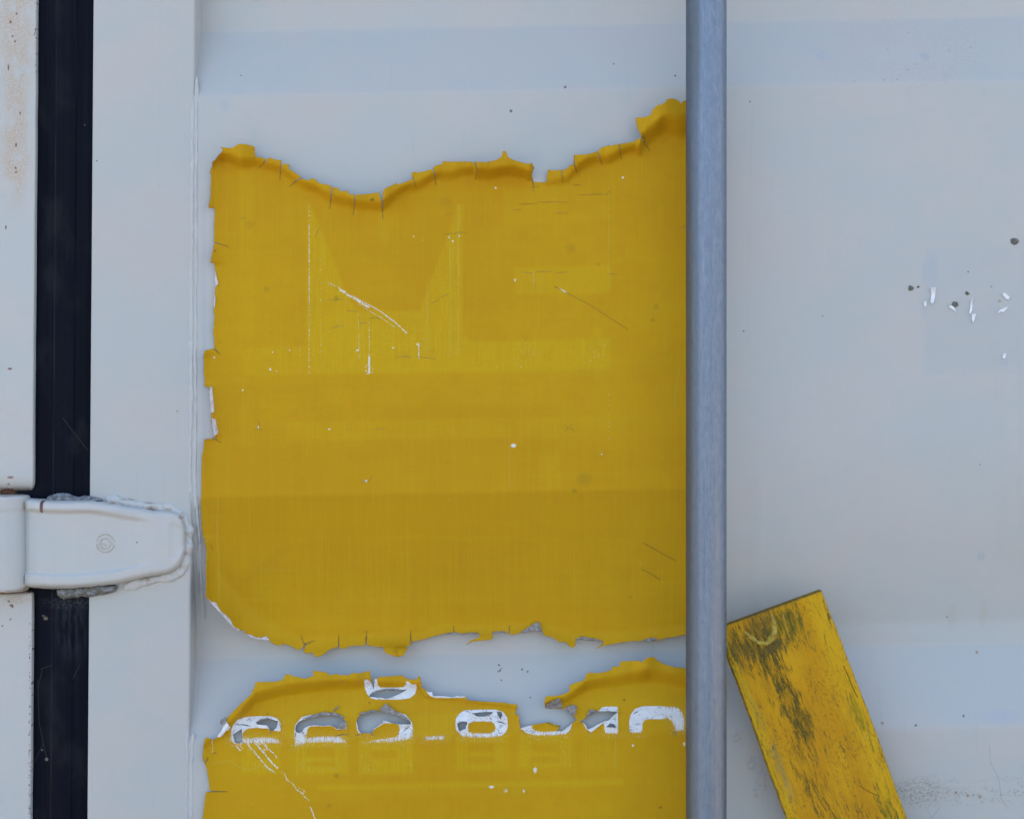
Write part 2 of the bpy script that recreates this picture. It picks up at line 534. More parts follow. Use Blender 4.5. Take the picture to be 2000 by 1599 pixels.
def zinc_mat():
    m = Mat('dull_galvanised_steel')
    n = m.noise(7, 24, 2.0, 5, 0.8)
    col = m.mix(n.step(0.32, 0.68), (0.235, 0.295, 0.385), (0.31, 0.37, 0.46))
    n = m.noise(4, 120, 7.0, 3, 0.6)
    col = m.mix(n.step(0.55, 0.75) * 0.35, col, (0.52, 0.55, 0.60))
    n = m.noise(7, 400, 17.0, 3, 0.6)
    col = m.mix(n.step(0.54, 0.70) * 0.35, col, (0.18, 0.22, 0.29))
    col = m.mix(m.noise(1.8, 2.4, 27.0, 2, 0.7).step(0.60, 0.72) * 0.25, col, (0.60, 0.63, 0.66))
    # rod edges painted darker as shade, then grey rubbed bands where the keeper slides
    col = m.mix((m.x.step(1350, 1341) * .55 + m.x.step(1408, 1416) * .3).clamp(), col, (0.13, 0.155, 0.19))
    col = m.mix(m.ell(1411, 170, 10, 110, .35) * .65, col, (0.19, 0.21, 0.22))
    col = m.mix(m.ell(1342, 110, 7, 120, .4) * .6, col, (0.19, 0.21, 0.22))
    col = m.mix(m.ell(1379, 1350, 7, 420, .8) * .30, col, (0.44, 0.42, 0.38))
    col = m.mix((m.x - 1406.5 - m.noise(60, 200, 3, 2) * 3).abs().step(2.2, .6) * m.box(1300, 1500, 230, 620, 40) * .5, col, (0.12, 0.15, 0.20))
    for (a, b, c, d_) in ((1373, 198, 1382, 217), (1374, 90, 1384, 100), (1371, 60, 1376, 78), (1388, 240, 1393, 262), (1401, 470, 1405, 485), (1412, 515, 1403, 538), (1408, 520, 1412, 534)):
        col = m.mix(m.seg(a, b, c, d_, 0.5, 1.4) * 0.20, col, (0.62, 0.63, 0.63))
    d, r = m.dots(46, 5.0)
    z = d.step(0.05, 0.025) * r.step(.60, .61)
    col = m.mix(z * .7, col, (0.12, 0.10, 0.10))
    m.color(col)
    m.set('Metallic', 0.78)
    m.set('Roughness', 0.40 + m.noise(6, 18, 4, 3) * 0.18)
    m.bump(m.noise(3.4, 5, 5.0, 3) + m.noise(3, 90, 9.0, 2) * 1.2, 0.00025, 0.6)
    return m.m
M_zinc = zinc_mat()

YEL = (0.770, 0.452, 0.010)
YEL2 = (0.730, 0.412, 0.010)
YELL = (0.720, 0.520, 0.012)
def sheet_mat():
    m = Mat('sun_worn_yellow_vinyl')
    ab = m.attr('worn')
    wh = m.attr('white_print')
    gh = m.attr('wear_down')
    big = m.noise(330, 260, 3.0, 3)
    col = m.mix(big.step(0.36, 0.66), (0.735, 0.398, 0.010), (0.785, 0.442, 0.011))
    col = m.mix(m.noise(46, 34, 87.0, 4, 0.7).step(0.45, 0.70) * 0.22, col, (0.66, 0.33, 0.012))
    grain = m.noise(2.4, 2.4, 8.0, 2, 0.7)
    col = m.mix((grain - 0.5).abs() * 1.0, col, (0.50, 0.31, 0.012))
    # shade of the down-facing part below the fold, painted in as deeper yellow
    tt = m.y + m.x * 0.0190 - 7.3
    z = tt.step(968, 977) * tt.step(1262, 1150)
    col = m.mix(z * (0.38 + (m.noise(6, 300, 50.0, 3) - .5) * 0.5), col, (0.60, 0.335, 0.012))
    # soft vertical weave of wear
    vs = m.noise(4, 260, 12.0, 4, 0.7)
    col = m.mix(vs.step(0.48, 0.70) * 0.36, col, YELL)
    hs = m.noise(520, 18, 15.0, 2, 0.6)
    col = m.mix(hs.step(0.52, 0.72) * 0.12, col, YELL)
    # abraded zones: brighter yellow in fine upright scratches, then white flecks
    s1 = m.noise(1.8, 90, 31.0, 3, 0.6)
    s2 = m.noise(3.4, 5.0, 37.0, 3, 0.8)
    z = ab * (0.28 + (s1 * 0.6 + s2 * 0.4).step(0.40, 0.66) * 0.75)
    col = m.mix(z * 0.50, col, (0.86, 0.66, 0.018))
    f1 = m.noise(1.8, 26, 41.0, 4, 0.8)
    f2 = m.noise(60, 80, 43.0, 2)
    z = ab * (f1 * 0.55 + s2 * 0.35 + f2 * 0.18 + ab * 0.05).step(0.672, 0.715)
    col = m.mix(z * 0.85, col, (0.82, 0.79, 0.40))
    d, r = m.dots(15, 4.0)
    z = d.step(0.12, 0.05) * r.step(0.80, 0.81) * (ab * 0.8 + 0.01).clamp()
    col = m.mix(z * 0.7, col, (0.90, 0.82, 0.35))
    d, r = m.dots(34, 14.0)
    z = d.step(0.035, 0.018) * r.step(0.60, 0.61)
    col = m.mix(z * 0.8, col, (0.74, 0.68, 0.30))
    d, r = m.dots(75, 24.0)
    z = (d + m.noise(8, 8, 2, 2) * .06).step(0.12, 0.07) * r.step(0.55, 0.56)
    col = m.mix(z * 0.35, col, (0.25, 0.19, 0.02))
    # dusty dark streaks here and there
    z = m.noise(5, 9, 55.0, 4, 0.8).step(0.64, 0.74)
    col = m.mix(z * 0.18, col, (0.34, 0.24, 0.02))
    # rub lines, scratches and chips come as fine vertex masks, broken up by one noise each
    sc = m.attr('scratch')
    bn = m.noise(2.6, 4.2, 13.0, 3, 0.8)
    z = (bn + sc * 0.50).step(0.78, 0.88) * sc.step(0.08, 0.3)
    col = m.mix(z * 0.92, col, m.mix(m.noise(9, 9, 6.0, 2).step(.3, .7), clean((0.66, 0.66, 0.58)), clean((0.80, 0.80, 0.74))))
    sy = m.attr('scratch_yellow')
    col = m.mix(sy * bn.step(0.40, 0.55) * 0.7, col, (0.66, 0.60, 0.12))
    dk = m.attr('dark_mark')
    col = m.mix((dk * bn.step(0.22, 0.42)) * 0.92, col, (0.10, 0.085, 0.04))
    # the white lettering print, worn to streaks at its lower edge
    rag = (m.noise(2.6, 30, 61.0, 3, 0.7) - 0.5) * 60.0
    rg2 = (m.noise(2.4, 2.4, 63.0, 3, 0.8) - 0.5) * 9.0
    wv = wh - gh * (rag + rg2).abs() * 1.15 + rg2 * 0.10
    zz = wv.step(-0.5, 0.7)
    spots = (m.noise(2.0, 3.2, 65.0, 3, 0.8)).step(0.30, 0.36)
    zz = zz * (1 - gh * (1 - spots))
    wcol = m.mix(m.noise(18, 14, 67, 3).step(.35, .65), clean((0.70, 0.73, 0.76)), clean((0.78, 0.79, 0.80)))
    wcol = m.mix(m.noise(2.5, 2.5, 69, 3, .8).step(.62, .70) * .35, wcol, (0.50, 0.45, 0.30))
    ck = (m.noise(16, 11, 93.0, 2, 0.5) - 0.5).abs().step(0.016, 0.004) * m.noise(30, 30, 95.0, 2).step(0.44, 0.56)
    wcol = m.mix(ck * 0.75, wcol, (0.20, 0.22, 0.26))
    chip_ = m.noise(6, 5, 97.0, 3, .8).step(0.64, 0.68)
    zz = zz * (1 - chip_ * .9)
    col = m.mix(zz, col, wcol)
    # scatter of rubbed print just outside the letters
    z = wh.step(-14, -1) * gh * m.noise(1.9, 6, 73, 3, .8).step(.57, .64)
    col = m.mix(z * .75, col, (0.78, 0.77, 0.64))
    m.color(col)
    m.set('Roughness', 0.62)
    m.set('Specular IOR Level', 0.10)
    h = grain * 0.6 + m.noise(3, 70, 9, 3) * 0.7 + m.noise(50, 36, 19, 2) * 3.0 + m.noise(180, 28, 29, 2) * 2.0
    m.bump(h, 0.0003, 0.5)
    return m.m
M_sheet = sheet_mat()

def backing_mat():
    m = Mat('grimy_sheet_backing')
    n = m.noise(7, 7, 2.0, 4, 0.75)
    col = m.mix(n.step(0.38, 0.62), (0.26, 0.23, 0.21), (0.46, 0.43, 0.41))
    col = m.mix(m.noise(2, 2, 5.0, 3, 0.8).step(.60, .66) * .7, col, (0.10, 0.09, 0.08))
    m.color(col); m.set('Roughness', 0.8)
    m.bump(m.noise(3, 3, 5.0, 3), 0.0003, 0.6)
    return m.m
M_back = backing_mat()
def backing_light_mat():
    m = Mat('pale_sheet_backing'); m.k = 0.95
    n = m.noise(9, 12, 2.0, 4, 0.75)
    col = m.mix(n.step(0.38, 0.62), (0.58, 0.52, 0.50), (0.74, 0.70, 0.70))
    col = m.mix(m.noise(2, 2, 5.0, 3, 0.8).step(.64, .70) * .5, col, (0.16, 0.13, 0.12))
    m.color(col); m.set('Roughness', 0.7)
    return m.m
M_backl = backing_light_mat()

def board_mat():
    m = Mat('yellow_painted_board', attr=('board_u', 'board_v'))
    # board_u across (0..218 px), board_v along from the top end
    u, v = m.x, m.y
    n = m.noise(60, 150, 2.0, 4, 0.6)
    col = m.mix(n.step(0.38, 0.64), (0.74, 0.355, 0.010), (0.84, 0.445, 0.012))
    edge = u.step(150, 200)
    col = m.mix(edge * 0.6, col, (0.88, 0.53, 0.014))
    e2 = u.step(26, 6)
    col = m.mix(e2 * 0.7, col, (0.88, 0.55, 0.014))
    # wood grain ghosting through
    g = m.noise(5, 160, 6.0, 4, 0.65, 0.6)
    col = m.mix(g.step(0.52, 0.66) * 0.30, col, (0.50, 0.28, 0.012))
    # brown weather freckles
    f = m.noise(5.0, 8, 8.0, 4, 0.8)
    z = f.step(0.50, 0.64) * m.noise(60, 70, 18.0, 3).step(0.42, 0.64)
    col = m.mix(v.step(120, 420) * m.noise(40, 90, 38.0, 4, .7).step(.42, .66) * 0.45, col, (0.58, 0.27, 0.012))
    col = m.mix(z * 0.75, col, (0.30, 0.15, 0.012))
    # green algae in long smears
    st = m.noise(7, 40, 10.0, 5, 0.85, 0.4)
    st2 = m.noise(16, 90, 11.0, 4, .7)
    def smear(cu, cv, ru, rv, thr, k, c=(0.085, 0.085, 0.018)):
        nonlocal col
        z = (m.ell(cu, cv, ru * 1.15, rv * 1.15, .9) * 0.20 + (st * .66 + st2 * .34) - 0.205).step(thr - .03, thr + .10)
        col = m.mix(z * (k * 0.80) * m.noise(3.2, 5, 66, 3, .8).step(.28, .50), col, c)
    G = (0.070, 0.080, 0.016); GG = (0.14, 0.17, 0.015); BR = (0.18, 0.11, 0.014)
    smear(60, 60, 80, 46, .42, .75, (0.15, 0.12, 0.022))
    smear(72, 100, 34, 105, .44, .85, G)
    smear(82, 175, 20, 110, .42, .75, G)
    smear(94, 225, 15, 50, .40, .8, G)
    smear(120, 30, 52, 46, .44, .7, GG)
    smear(140, 46, 34, 60, .44, .55, GG)
    smear(62, 300, 24, 80, .46, .7, BR)
    smear(80, 420, 30, 110, .44, .65, BR)
    smear(50, 470, 12, 60, .44, .7, GG)
    smear(150, 430, 50, 60, .50, .45, BR)
    smear(198, 250, 10, 40, .41, .75, (0.16, 0.19, 0.015))
    smear(190, 470, 22, 90, .44, .85, GG)
    smear(168, 520, 22, 46, .46, .8, G)
    smear(14, 150, 14, 150, .46, .5, (0.26, 0.24, 0.06))
    smear(22, 300, 8, 60, .40, .55, (0.30, 0.30, 0.14))
    smear(104, 20, 90, 18, .46, .45, (0.16, 0.10, 0.02))
    smear(80, 26, 26, 26, .36, .8, (0.17, 0.12, 0.03))
    smear(84, 70, 30, 12, .34, .8, (0.10, 0.09, 0.03))
    smear(26, 52, 30, 40, .42, .65, (0.13, 0.11, 0.03))
    smear(100, 700, 90, 200, .46, .6, G)
    # knots of dark dots
    d, r = m.dots(17, 3.0)
    z = d.step(0.11, 0.05) * r.step(0.72, 0.73)
    col = m.mix(z * .6, col, (0.14, 0.07, 0.012))
    # grey bare wood right at the arris
    ed = u.step(3.2, 0.4) + u.step(214.6, 217.6) + v.step(3.0, 0.4)
    z = ed.clamp() * m.noise(6, 10, 33, 3, .7).step(.44, .58)
    col = m.mix(z * .8, col, (0.20, 0.15, 0.08))
    col = m.mix(v.step(1.6, 0.2) * 0.75, col, (0.20, 0.13, 0.03))
    # hairline splits
    wob = (m.noise(30, 30, 9, 2) - 0.5) * 6
    for (a, b, c, d_, w) in ((140, 20, 140, 62, 1.5), (58, 20, 66, 110, 1.2), (84, 130, 100, 190, 1.6), (205, 150, 208, 215, 1.6),
                             (150, 372, 178, 402, 1.3), (66, 330, 76, 395, 1.2), (80, 370, 96, 460, 1.2), (118, 14, 116, 52, 1.2)):
        col = m.mix(m.seg(a, b, c, d_, w * .4, w, wob) * .75, col, (0.11, 0.075, 0.015))
    m.color(col)
    m.set('Roughness', 0.55 + m.noise(20, 40, 44, 2) * .2)
    m.set('Specular IOR Level', 0.14)
    h = m.noise(4, 120, 5.0, 4, .7, .6) * 1.6 + f * 0.8 + m.noise(30, 60, 6, 3) * 3.0
    m.bump(h, 0.0006, 0.75)
    return m.m
M_board = board_mat()

def plain(name, c1, c2, s1=8, s2=8, rough=0.6, metal=0.0, bump=0.0004, k=KA):
    m = Mat(name); m.k = k
    n = m.noise(s1, s2, 2.0, 4, 0.7)
    m.color(m.mix(n.step(0.35, 0.65), c1, c2))
    m.set('Roughness', rough); m.set('Metallic', metal)
    m.bump(m.noise(s1 * .5, s2 * .5, 5.0, 3), bump, 0.7)
    return m.m
M_chip = plain('lifted_yellow_paint_chip', (0.40, 0.27, 0.03), (0.66, 0.50, 0.05), 9, 9, .6)
M_rust = plain('rusty_steel', (0.05, 0.02, 0.012), (0.20, 0.08, 0.035), 6, 4, .85)
M_flake = plain('bright_white_paint_flake', (0.80, 0.81, 0.83), (0.86, 0.87, 0.88), 12, 4, .45, 0, .0001, 1.0)
M_lichen = plain('grey_green_lichen', (0.09, 0.092, 0.078), (0.30, 0.30, 0.24), 3, 3, .95, 0, .0008)
M_emblem = plain('painted_relief_with_rust_tint', (0.62, 0.52, 0.38), (0.68, 0.66, 0.60), 6, 6, .45)

def ground_mat():
    m = Mat('pale_gravelled_yard'); m.k = 1.0
    tc = m.nt.nodes.new('ShaderNodeTexCoord')
    n = m.nt.nodes.new('ShaderNodeTexNoise'); n.inputs['Scale'].default_value = 3.0; n.inputs['Detail'].default_value = 8
    m.nt.links.new(tc.outputs['Object'], n.inputs['Vector'])
    k = V(m.nt, n.outputs[0])
    m.color(m.mix(k.step(.35, .65), (0.215, 0.190, 0.168), (0.300, 0.265, 0.232)))
    m.set('Roughness', 0.95)
    return m.m
M_ground = ground_mat()

# ------------------------------------------------------------------ setting
g = mesh_obj('ground', [(-200, -300, 0), (200, -300, 0), (200, 300, 0), (-200, 300, 0)], [(0, 1, 2, 3)], M_ground, smooth=False)
g['kind'] = 'structure'

# ------------------------------------------------------------------ door of the container
REC = -0.026     # depth of the recessed part of the corrugation
TILT = 0.0190
def prof_raw(t):
    """door skin depth against (tilt corrected) picture row"""
    xs = [-2400, -1540, -1260, -1210, -1072, -287, -9, 49, 187, 972, 1250, 1297, 1446, 2230, 2510, 2560, 2705, 3500]
    ds = [0, 0, REC, REC, 0, 0, REC, REC, 0, 0, REC, REC, 0, 0, REC, REC, 0, 0]
    return np.interp(t, xs, ds)

def panel_depth(x, y):
    t = y + TILT * (np.minimum(x, 2200) - 385)
    d = (prof_raw(t - 5) + prof_raw(t) + prof_raw(t + 5)) / 3
    # right of the rod the lower fold has been beaten soft
    soft = sum(prof_raw(t + o_) for o_ in (-110, -80, -50, -20, 20, 50, 80, 110)) / 8
    k_ = sstep(1390, 1450, x) * sstep(820, 880, t) * sstep(1180, 1110, t)
    d = d * (1 - k_) + soft * k_
    # shallow dents and the soft ridge right of the rod
    d = d + 0.0010 * (fbm(x / 260, y / 260, 3) - 0.5) + 0.0004 * (fbm(x / 95, y / 120, 13) - 0.5)
    r = np.exp(-((x - 1484) / 9.0) ** 2) * sstep(880, 960, y) * sstep(1200, 1160, y)
    d = d + 0.0009 * r
    r = np.exp(-((x - 1964 - 6 * np.sin(y / 120)) / 12.0) ** 2) * sstep(600, 800, y) * sstep(1300, 1180, y)
    d = d + 0.0006 * r
    l = np.abs((x - 1700) * 0.68 + (y - 1160) * 0.73)
    r = np.exp(-(l / 5.0) ** 2) * np.exp(-(((x - 1700) - (y - 1160)) / 60.0) ** 2)
    d = d + 0.0007 * r
    return d

door = thing('container_door', 'pale blue grey steel container door with galvanised rod, rubber seal and hinge', 'door', (0.1, 0, 0.03))

xs = np.unique(np.concatenate([[350, 362, 372], np.linspace(381, 420, 14), np.arange(420, 2100, 8), np.linspace(2100, 7400, 60)]))
ys = np.unique(np.concatenate([np.linspace(-2400, -60, 200), np.arange(-60, 1700, 6), np.linspace(1700, 3680, 180)]))
GX, GY = np.meshgrid(xs, ys)
GD = panel_depth(GX, GY)
nx, ny = len(xs), len(ys)
vv = np.stack([(GX - 1000) * S, -GD, (799.5 - GY) * S + ZC], -1).reshape(-1, 3)
idx = np.arange(nx * ny).reshape(ny, nx)
ff = np.stack([idx[:-1, :-1], idx[1:, :-1], idx[1:, 1:], idx[:-1, 1:]], -1).reshape(-1, 4)
panel = mesh_obj('door_panel', vv, ff, M_panel, door)
md = panel.modifiers.new('thickness', 'SOLIDIFY'); md.thickness = 0.0025; md.offset = -1

SK = -0.0075    # lean of the left hand uprights
def strip(name, prof, y0, y1, mat, parent, ny_=40, wob=0.0, close=True, seed=0):
    """upright extrusion; prof = list of (x px, d m) from left to right, leaned with SK"""
    Y = np.linspace(y0, y1, ny_)
    v = []
    n = len(prof)
    for j, y in enumerate(Y):
        for i, (x, d) in enumerate(prof):
            w = (vnoise(y / 40.0, i * 3.1, seed) - .5) * wob if wob else 0
            v.append(Q(x + SK * y + w, y, d))
    f = []
    for j in range(ny_ - 1):
        for i in range(n - 1):
            a = j * n + i
            f.append((a, a + n, a + n + 1, a + 1))
        if close:
            a = j * n + n - 1; b = j * n
            f.append((a, a + n, b + n, b))
    if close:
        f.append(tuple(range(n)))
        f.append(tuple(range((ny_ - 1) * n, ny_ * n))[::-1])
    return mesh_obj(name, v, f, mat, parent)

def rounded(x0, x1, d0, r, rs=S, back=-0.06, k=6, rl=None):
    """profile of a box with rounded front corners (r in metres)"""
    rl = r if rl is None else rl
    pr = [(x0, back)]
    for i in range(k + 1):
        a = math.pi * (1 - i / k / 2)
        pr.append((x0 + rl / S + rl / S * math.cos(a), d0 - rl + rl * math.sin(a)))
    for i in range(k + 1):
        a = math.pi / 2 * (1 - i / k)
        pr.append((x1 - r / S + r / S * math.cos(a), d0 - r + r * math.sin(a)))
    pr.append((x1, back))
    return pr

def sharpen(o, ang=35):
    try:
        o.data.set_sharp_from_angle(angle=math.radians(ang))
    except Exception:
        pass

stile = strip('door_frame', rounded(182, 381, 0.0006, 0.0022, k=5), -2400, 3680, M_stile, door, 8)
sharpen(stile, 40)
gasket = strip('rubber_seal', [(20, -0.055), (20, -0.0075), (60, -0.0065), (84, -0.0062), (103, -0.0052), (107, -0.0036), (110, -0.0030), (128, -0.0028), (147, -0.0030),
                               (149, -0.0042), (151, -0.0048), (166, -0.0050), (178, -0.0062), (190, -0.010), (190, -0.055)], -2400, 3680, M_rubber, door, 160, 0.5)
sharpen(gasket, 50)

# caulked seams between frame and skin
def ridge(name, path, halfw, h, mat, parent, d0, seed=0, n=7, nz=0.35, base=None, lump=14.0, mode=Q):
    """a raised bead that follows a pixel path; d0(x, y) gives the surface it lies on"""
    pts = []
    for (a, b) in zip(path[:-1], path[1:]):
        L = math.hypot(b[0] - a[0], b[1] - a[1])
        k = max(1, int(L / 2.5))
        for i in range(k):
            t = i / k
            pts.append((a[0] + (b[0] - a[0]) * t, a[1] + (b[1] - a[1]) * t))
    pts.append(path[-1])
    v = []; f = []
    N = len(pts)
    for j, (x, y) in enumerate(pts):
        a = pts[max(0, j - 3)]; b = pts[min(N - 1, j + 3)]
        tx, ty = b[0] - a[0], b[1] - a[1]
        L = math.hypot(tx, ty) or 1
        nxx, nyy = -ty / L, tx / L
        endt = min(1, j / 3.0, (N - 1 - j) / 3.0)
        endt = math.sqrt(max(endt, 0.0))
        lw = float(vnoise(j * 2.5 / lump, 0, seed)); lh = float(vnoise(j * 2.5 / (lump * .6), 5, seed + 3))
        hw = halfw * (1 + (lw - .5) * 2 * nz) * (0.25 + 0.75 * endt)
        off = (float(vnoise(j * 2.5 / (lump * 1.6), 9, seed + 7)) - .5) * halfw * nz * 1.2
        for i in range(n):
            s = -1 + 2 * i / (n - 1)
            X = x + nxx * (s * hw + off); Y = y + nyy * (s * hw + off)
            bump = math.sqrt(max(0, 1 - s * s)) * h * (1 + (lh - .5) * 2 * nz) * endt
            bump += (float(vnoise(X / 4.0, Y / 4.0, seed + 11)) - .5) * h * nz * .8 * (1 - abs(s))
            dd = d0(X, Y) - (0.0006 if i in (0, n - 1) else 0) + bump
            v.append(mode(X, Y, dd))
    for j in range(N - 1):
        for i in range(n - 1):
            a = j * n + i
            f.append((a, a + 1, a + n + 1, a + n))
    o = mesh_obj(name, v, f, mat, parent)
    return o

flat = lambda d: (lambda x, y: d)
s1 = ridge('weld_seam', [(376.5, 195), (374, 500), (373.5, 800), (371, 915), (373, 965)], 4.2, 0.0008, M_seam, door, flat(0.0), 1, 7, .35)
s2 = ridge('weld_seam', [(384.0, 150), (383, 400), (381.5, 700), (382, 900), (381, 990)], 3.4, 0.0006, M_seam, door, flat(-0.0002), 2, 7, .45)
s3 = ridge('weld_seam', [(366, 1424), (365, 1500), (364, 1600), (362, 1900), (360, 2220)], 3.4, 0.0007, M_seam, door, flat(0.0), 3, 7, .35)
s4 = ridge('weld_seam', [(376, 1432), (374, 1500), (373, 1600), (371, 1900), (369, 2230)], 4.4, 0.0009, M_seam, door, flat(-0.0002), 4, 7, .45)
s5 = ridge('weld_seam', [(383, 972), (386, 1040), (385, 1100), (386, 1180), (385, 1216)], 4.0, 0.0011, M_seam, door,
           lambda x, y: float(panel_depth(np.float64(x), np.float64(y))), 5, 7, .5)

# paint flakes and lichen on the right of the door
def blob_mesh(name, poly, d, hgt, mat, parent, curl=0.0, step=2.0):
    v, f = cdt_sheet(roughen(poly, 3, .25), [], step)
    e = seg_dist(v[:, 0], v[:, 1], poly)
    cx, cy = v.mean(0)
    base = panel_depth(v[:, 0], v[:, 1])
    z = base + d + hgt * (1 - np.exp(-e / 1.2)) + curl * (np.hypot(v[:, 0] - cx, v[:, 1] - cy) / 8.0) ** 2
    z = z + hgt * .5 * (vnoise(v[:, 0] / 2.5, v[:, 1] / 2.5, 4) - .5)
    o = mesh_obj(name, [P(a, b, c) for (a, b), c in zip(v, z)], f, mat, parent)
    m_ = o.modifiers.new('thickness', 'SOLIDIFY'); m_.thickness = 0.0003; m_.offset = -1
    return o
def z4(pts, ox, oy, s=4.0):
    return [(ox + a / s, oy + b / s) for a, b in pts]
FL = [[(470, 650), (512, 645), (508, 690), (500, 740), (488, 770), (470, 760), (474, 700)], [(422, 755), (438, 748), (438, 790), (425, 797), (416, 775)],
      [(608, 795), (635, 785), (655, 800), (672, 838), (650, 822), (630, 812)], [(785, 740), (800, 735), (798, 790), (795, 820), (782, 852), (772, 845), (778, 800)],
      [(792, 852), (826, 850), (815, 890), (802, 922), (790, 890)], [(1035, 690), (1055, 688), (1070, 705), (1090, 715), (1080, 742), (1060, 735), (1045, 715), (1034, 710)],
      [(1015, 820), (1070, 795), (1074, 808), (1040, 838), (1015, 836), (1000, 850), (998, 838)], [(1035, 1165), (1062, 1160), (1063, 1178), (1052, 1180), (1058, 1195), (1045, 1203), (1033, 1195)]]
for k, fl in enumerate(FL):
    blob_mesh('paint_flake', z4(fl, 1700, 400), 0.0006, 0.0003, M_flake, door, 0.0012)
LI = [(1130, 285, 36, 26), (318, 652, 26, 22), (373, 641, 11, 9), (757, 692, 17, 15), (660, 778, 27, 23), (764, 523, 6, 5)]
for k, (cx, cy, rx, ry) in enumerate(LI):
    n_ = 22
    pl = []
    for i in range(n_):
        a = 2 * math.pi * i / n_
        r = 0.72 + 0.45 * random.random()
        pl.append((1700 + (cx + rx * r * math.cos(a)) / 4, 400 + (cy + ry * r * math.sin(a)) / 4))
    blob_mesh('lichen_spot', pl, 0.0003, 0.0009, M_lichen, door, 0.0, 1.4)

# ------------------------------------------------------------------ locking rod
ROD_D = 0.050
RC = P(1379.3, 800, ROD_D)
RR = 39.6 * S * (D - ROD_D) / D
v = []; f = []
NS = 64; NR = 60
for j in range(NR):
    z = 0.05 + (2.55 - 0.05) * j / (NR - 1)
    for i in range(NS):
        a = 2 * math.pi * i / NS
        v.append((RC[0] + RR * math.cos(a), -ROD_D + RR * math.sin(a), z))
for j in range(NR - 1):
    for i in range(NS):
        a = j * NS + i; b = j * NS + (i + 1) % NS
        f.append((a, b, b + NS, a + NS))
f.append(tuple(range(NS))[::-1]); f.append(tuple(range((NR - 1) * NS, NR * NS)))
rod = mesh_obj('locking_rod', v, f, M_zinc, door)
rod['label'] = 'dull blue grey galvanised steel rod'
sharpen(rod, 60)

# ------------------------------------------------------------------ hinge of the door
HTOP = [(48, 972), (57, 972), (80, 973.5), (100, 974.5), (120, 975.5), (150, 974.5), (175, 974.5), (200, 978), (225, 982), (250, 986.5), (275, 990), (300, 995), (325, 996), (340, 998), (351, 1003), (359, 1014), (363, 1032)]
HBOT = [(48, 1147), (57, 1147), (100, 1150), (140, 1150), (175, 1147.5), (200, 1145), (225, 1142), (250, 1136), (275, 1130), (300, 1125), (325, 1121), (342, 1115), (353, 1105), (360, 1092), (363.2, 1076)]
hinge_pts = HTOP + [(364, 1055)] + HBOT[::-1]
hp = roughen(hinge_pts, 3.0, 0.15)
v, f = cdt_sheet(hp, [], 2.6)
X, Y = v[:, 0], v[:, 1]
# distance to the free rim only (not to the barrel side)
e = seg_dist(X, Y, HTOP + [(364, 1055)] + HBOT[::-1], closed=False)
e = np.where(X < 48.5, np.maximum(e, 0.7), e)
base = np.interp(X, [46, 57, 75, 150, 250, 340, 364], [0.0125, 0.0170, 0.0200, 0.0200, 0.0160, 0.0120, 0.0110])
rim = np.clip(e / 11.0, 0, 1)
h = base * np.sqrt(1 - (1 - rim) ** 2)
top_y = np.interp(X, [p[0] for p in HTOP], [p[1] for p in HTOP])
bot_y = np.interp(X, [p[0] for p in HBOT], [p[1] for p in HBOT])
fade = sstep(305, 240, X)
gt = Y - (top_y + 21); gb = (bot_y - 23) - Y
pan = sstep(0, 9, gt) * sstep(0, 8, gb)
h = h - 0.0030 * pan * fade
h = h + 0.0007 * np.exp(-((gt + 2) / 5) ** 2) * fade - 0.0004 * np.exp(-((gt - 5) / 4) ** 2) * fade
h = h - 0.0012 * sstep(325, 340, X) * pan
h = h + 0.0005 * (fbm(X / 26, Y / 26, 2) - .5)
hz = np.where(e < 0.6, -0.004, h)
hinge = mesh_obj('hinge', [P(a, b, c) for a, b, c in zip(X, Y, hz)], f, M_hinge, door)
# barrel
def barrel(name, y0, y1, cx, r_px, dc, mat, parent, rough_=0.25, n=40, bev=5, seed=0):
    Y = [y0, y0 + bev * .3, y0 + bev] + list(np.linspace(y0 + bev * 1.6, y1 - bev * 1.6, 14)) + [y1 - bev, y1 - bev * .3, y1]
    v = []; f = []
    for j, y in enumerate(Y):
        q = min(y - y0, y1 - y) / bev
        rr = r_px - (bev * .6 * (1 - math.sqrt(max(0, 1 - (1 - min(q, 1)) ** 2))))
        for i in range(n):
            a = 2 * math.pi * i / n
            w = rr + rough_ * (float(vnoise(i * .6, y / 9.0, seed)) - .5)
            v.append(Q(cx + w * math.cos(a), y + rough_ * 3 * (float(vnoise(i * .4, 3 + seed)) - .5), dc + w * S * math.sin(a)))
    m_ = len(Y)
    for j in range(m_ - 1):
        for i in range(n):
            a = j * n + i; b = j * n + (i + 1) % n
            f.append((a, b, b + n, a + n))
    f.append(tuple(range(n))); f.append(tuple(range((m_ - 1) * n, m_ * n))[::-1])
    o = mesh_obj(name, v, f, mat, parent)
    sharpen(o, 70)
    return o
barrel('hinge_knuckle', 966.5, 1148.5, 12.5, 47.5, 0.0045, M_hinge, hinge, 0.8)

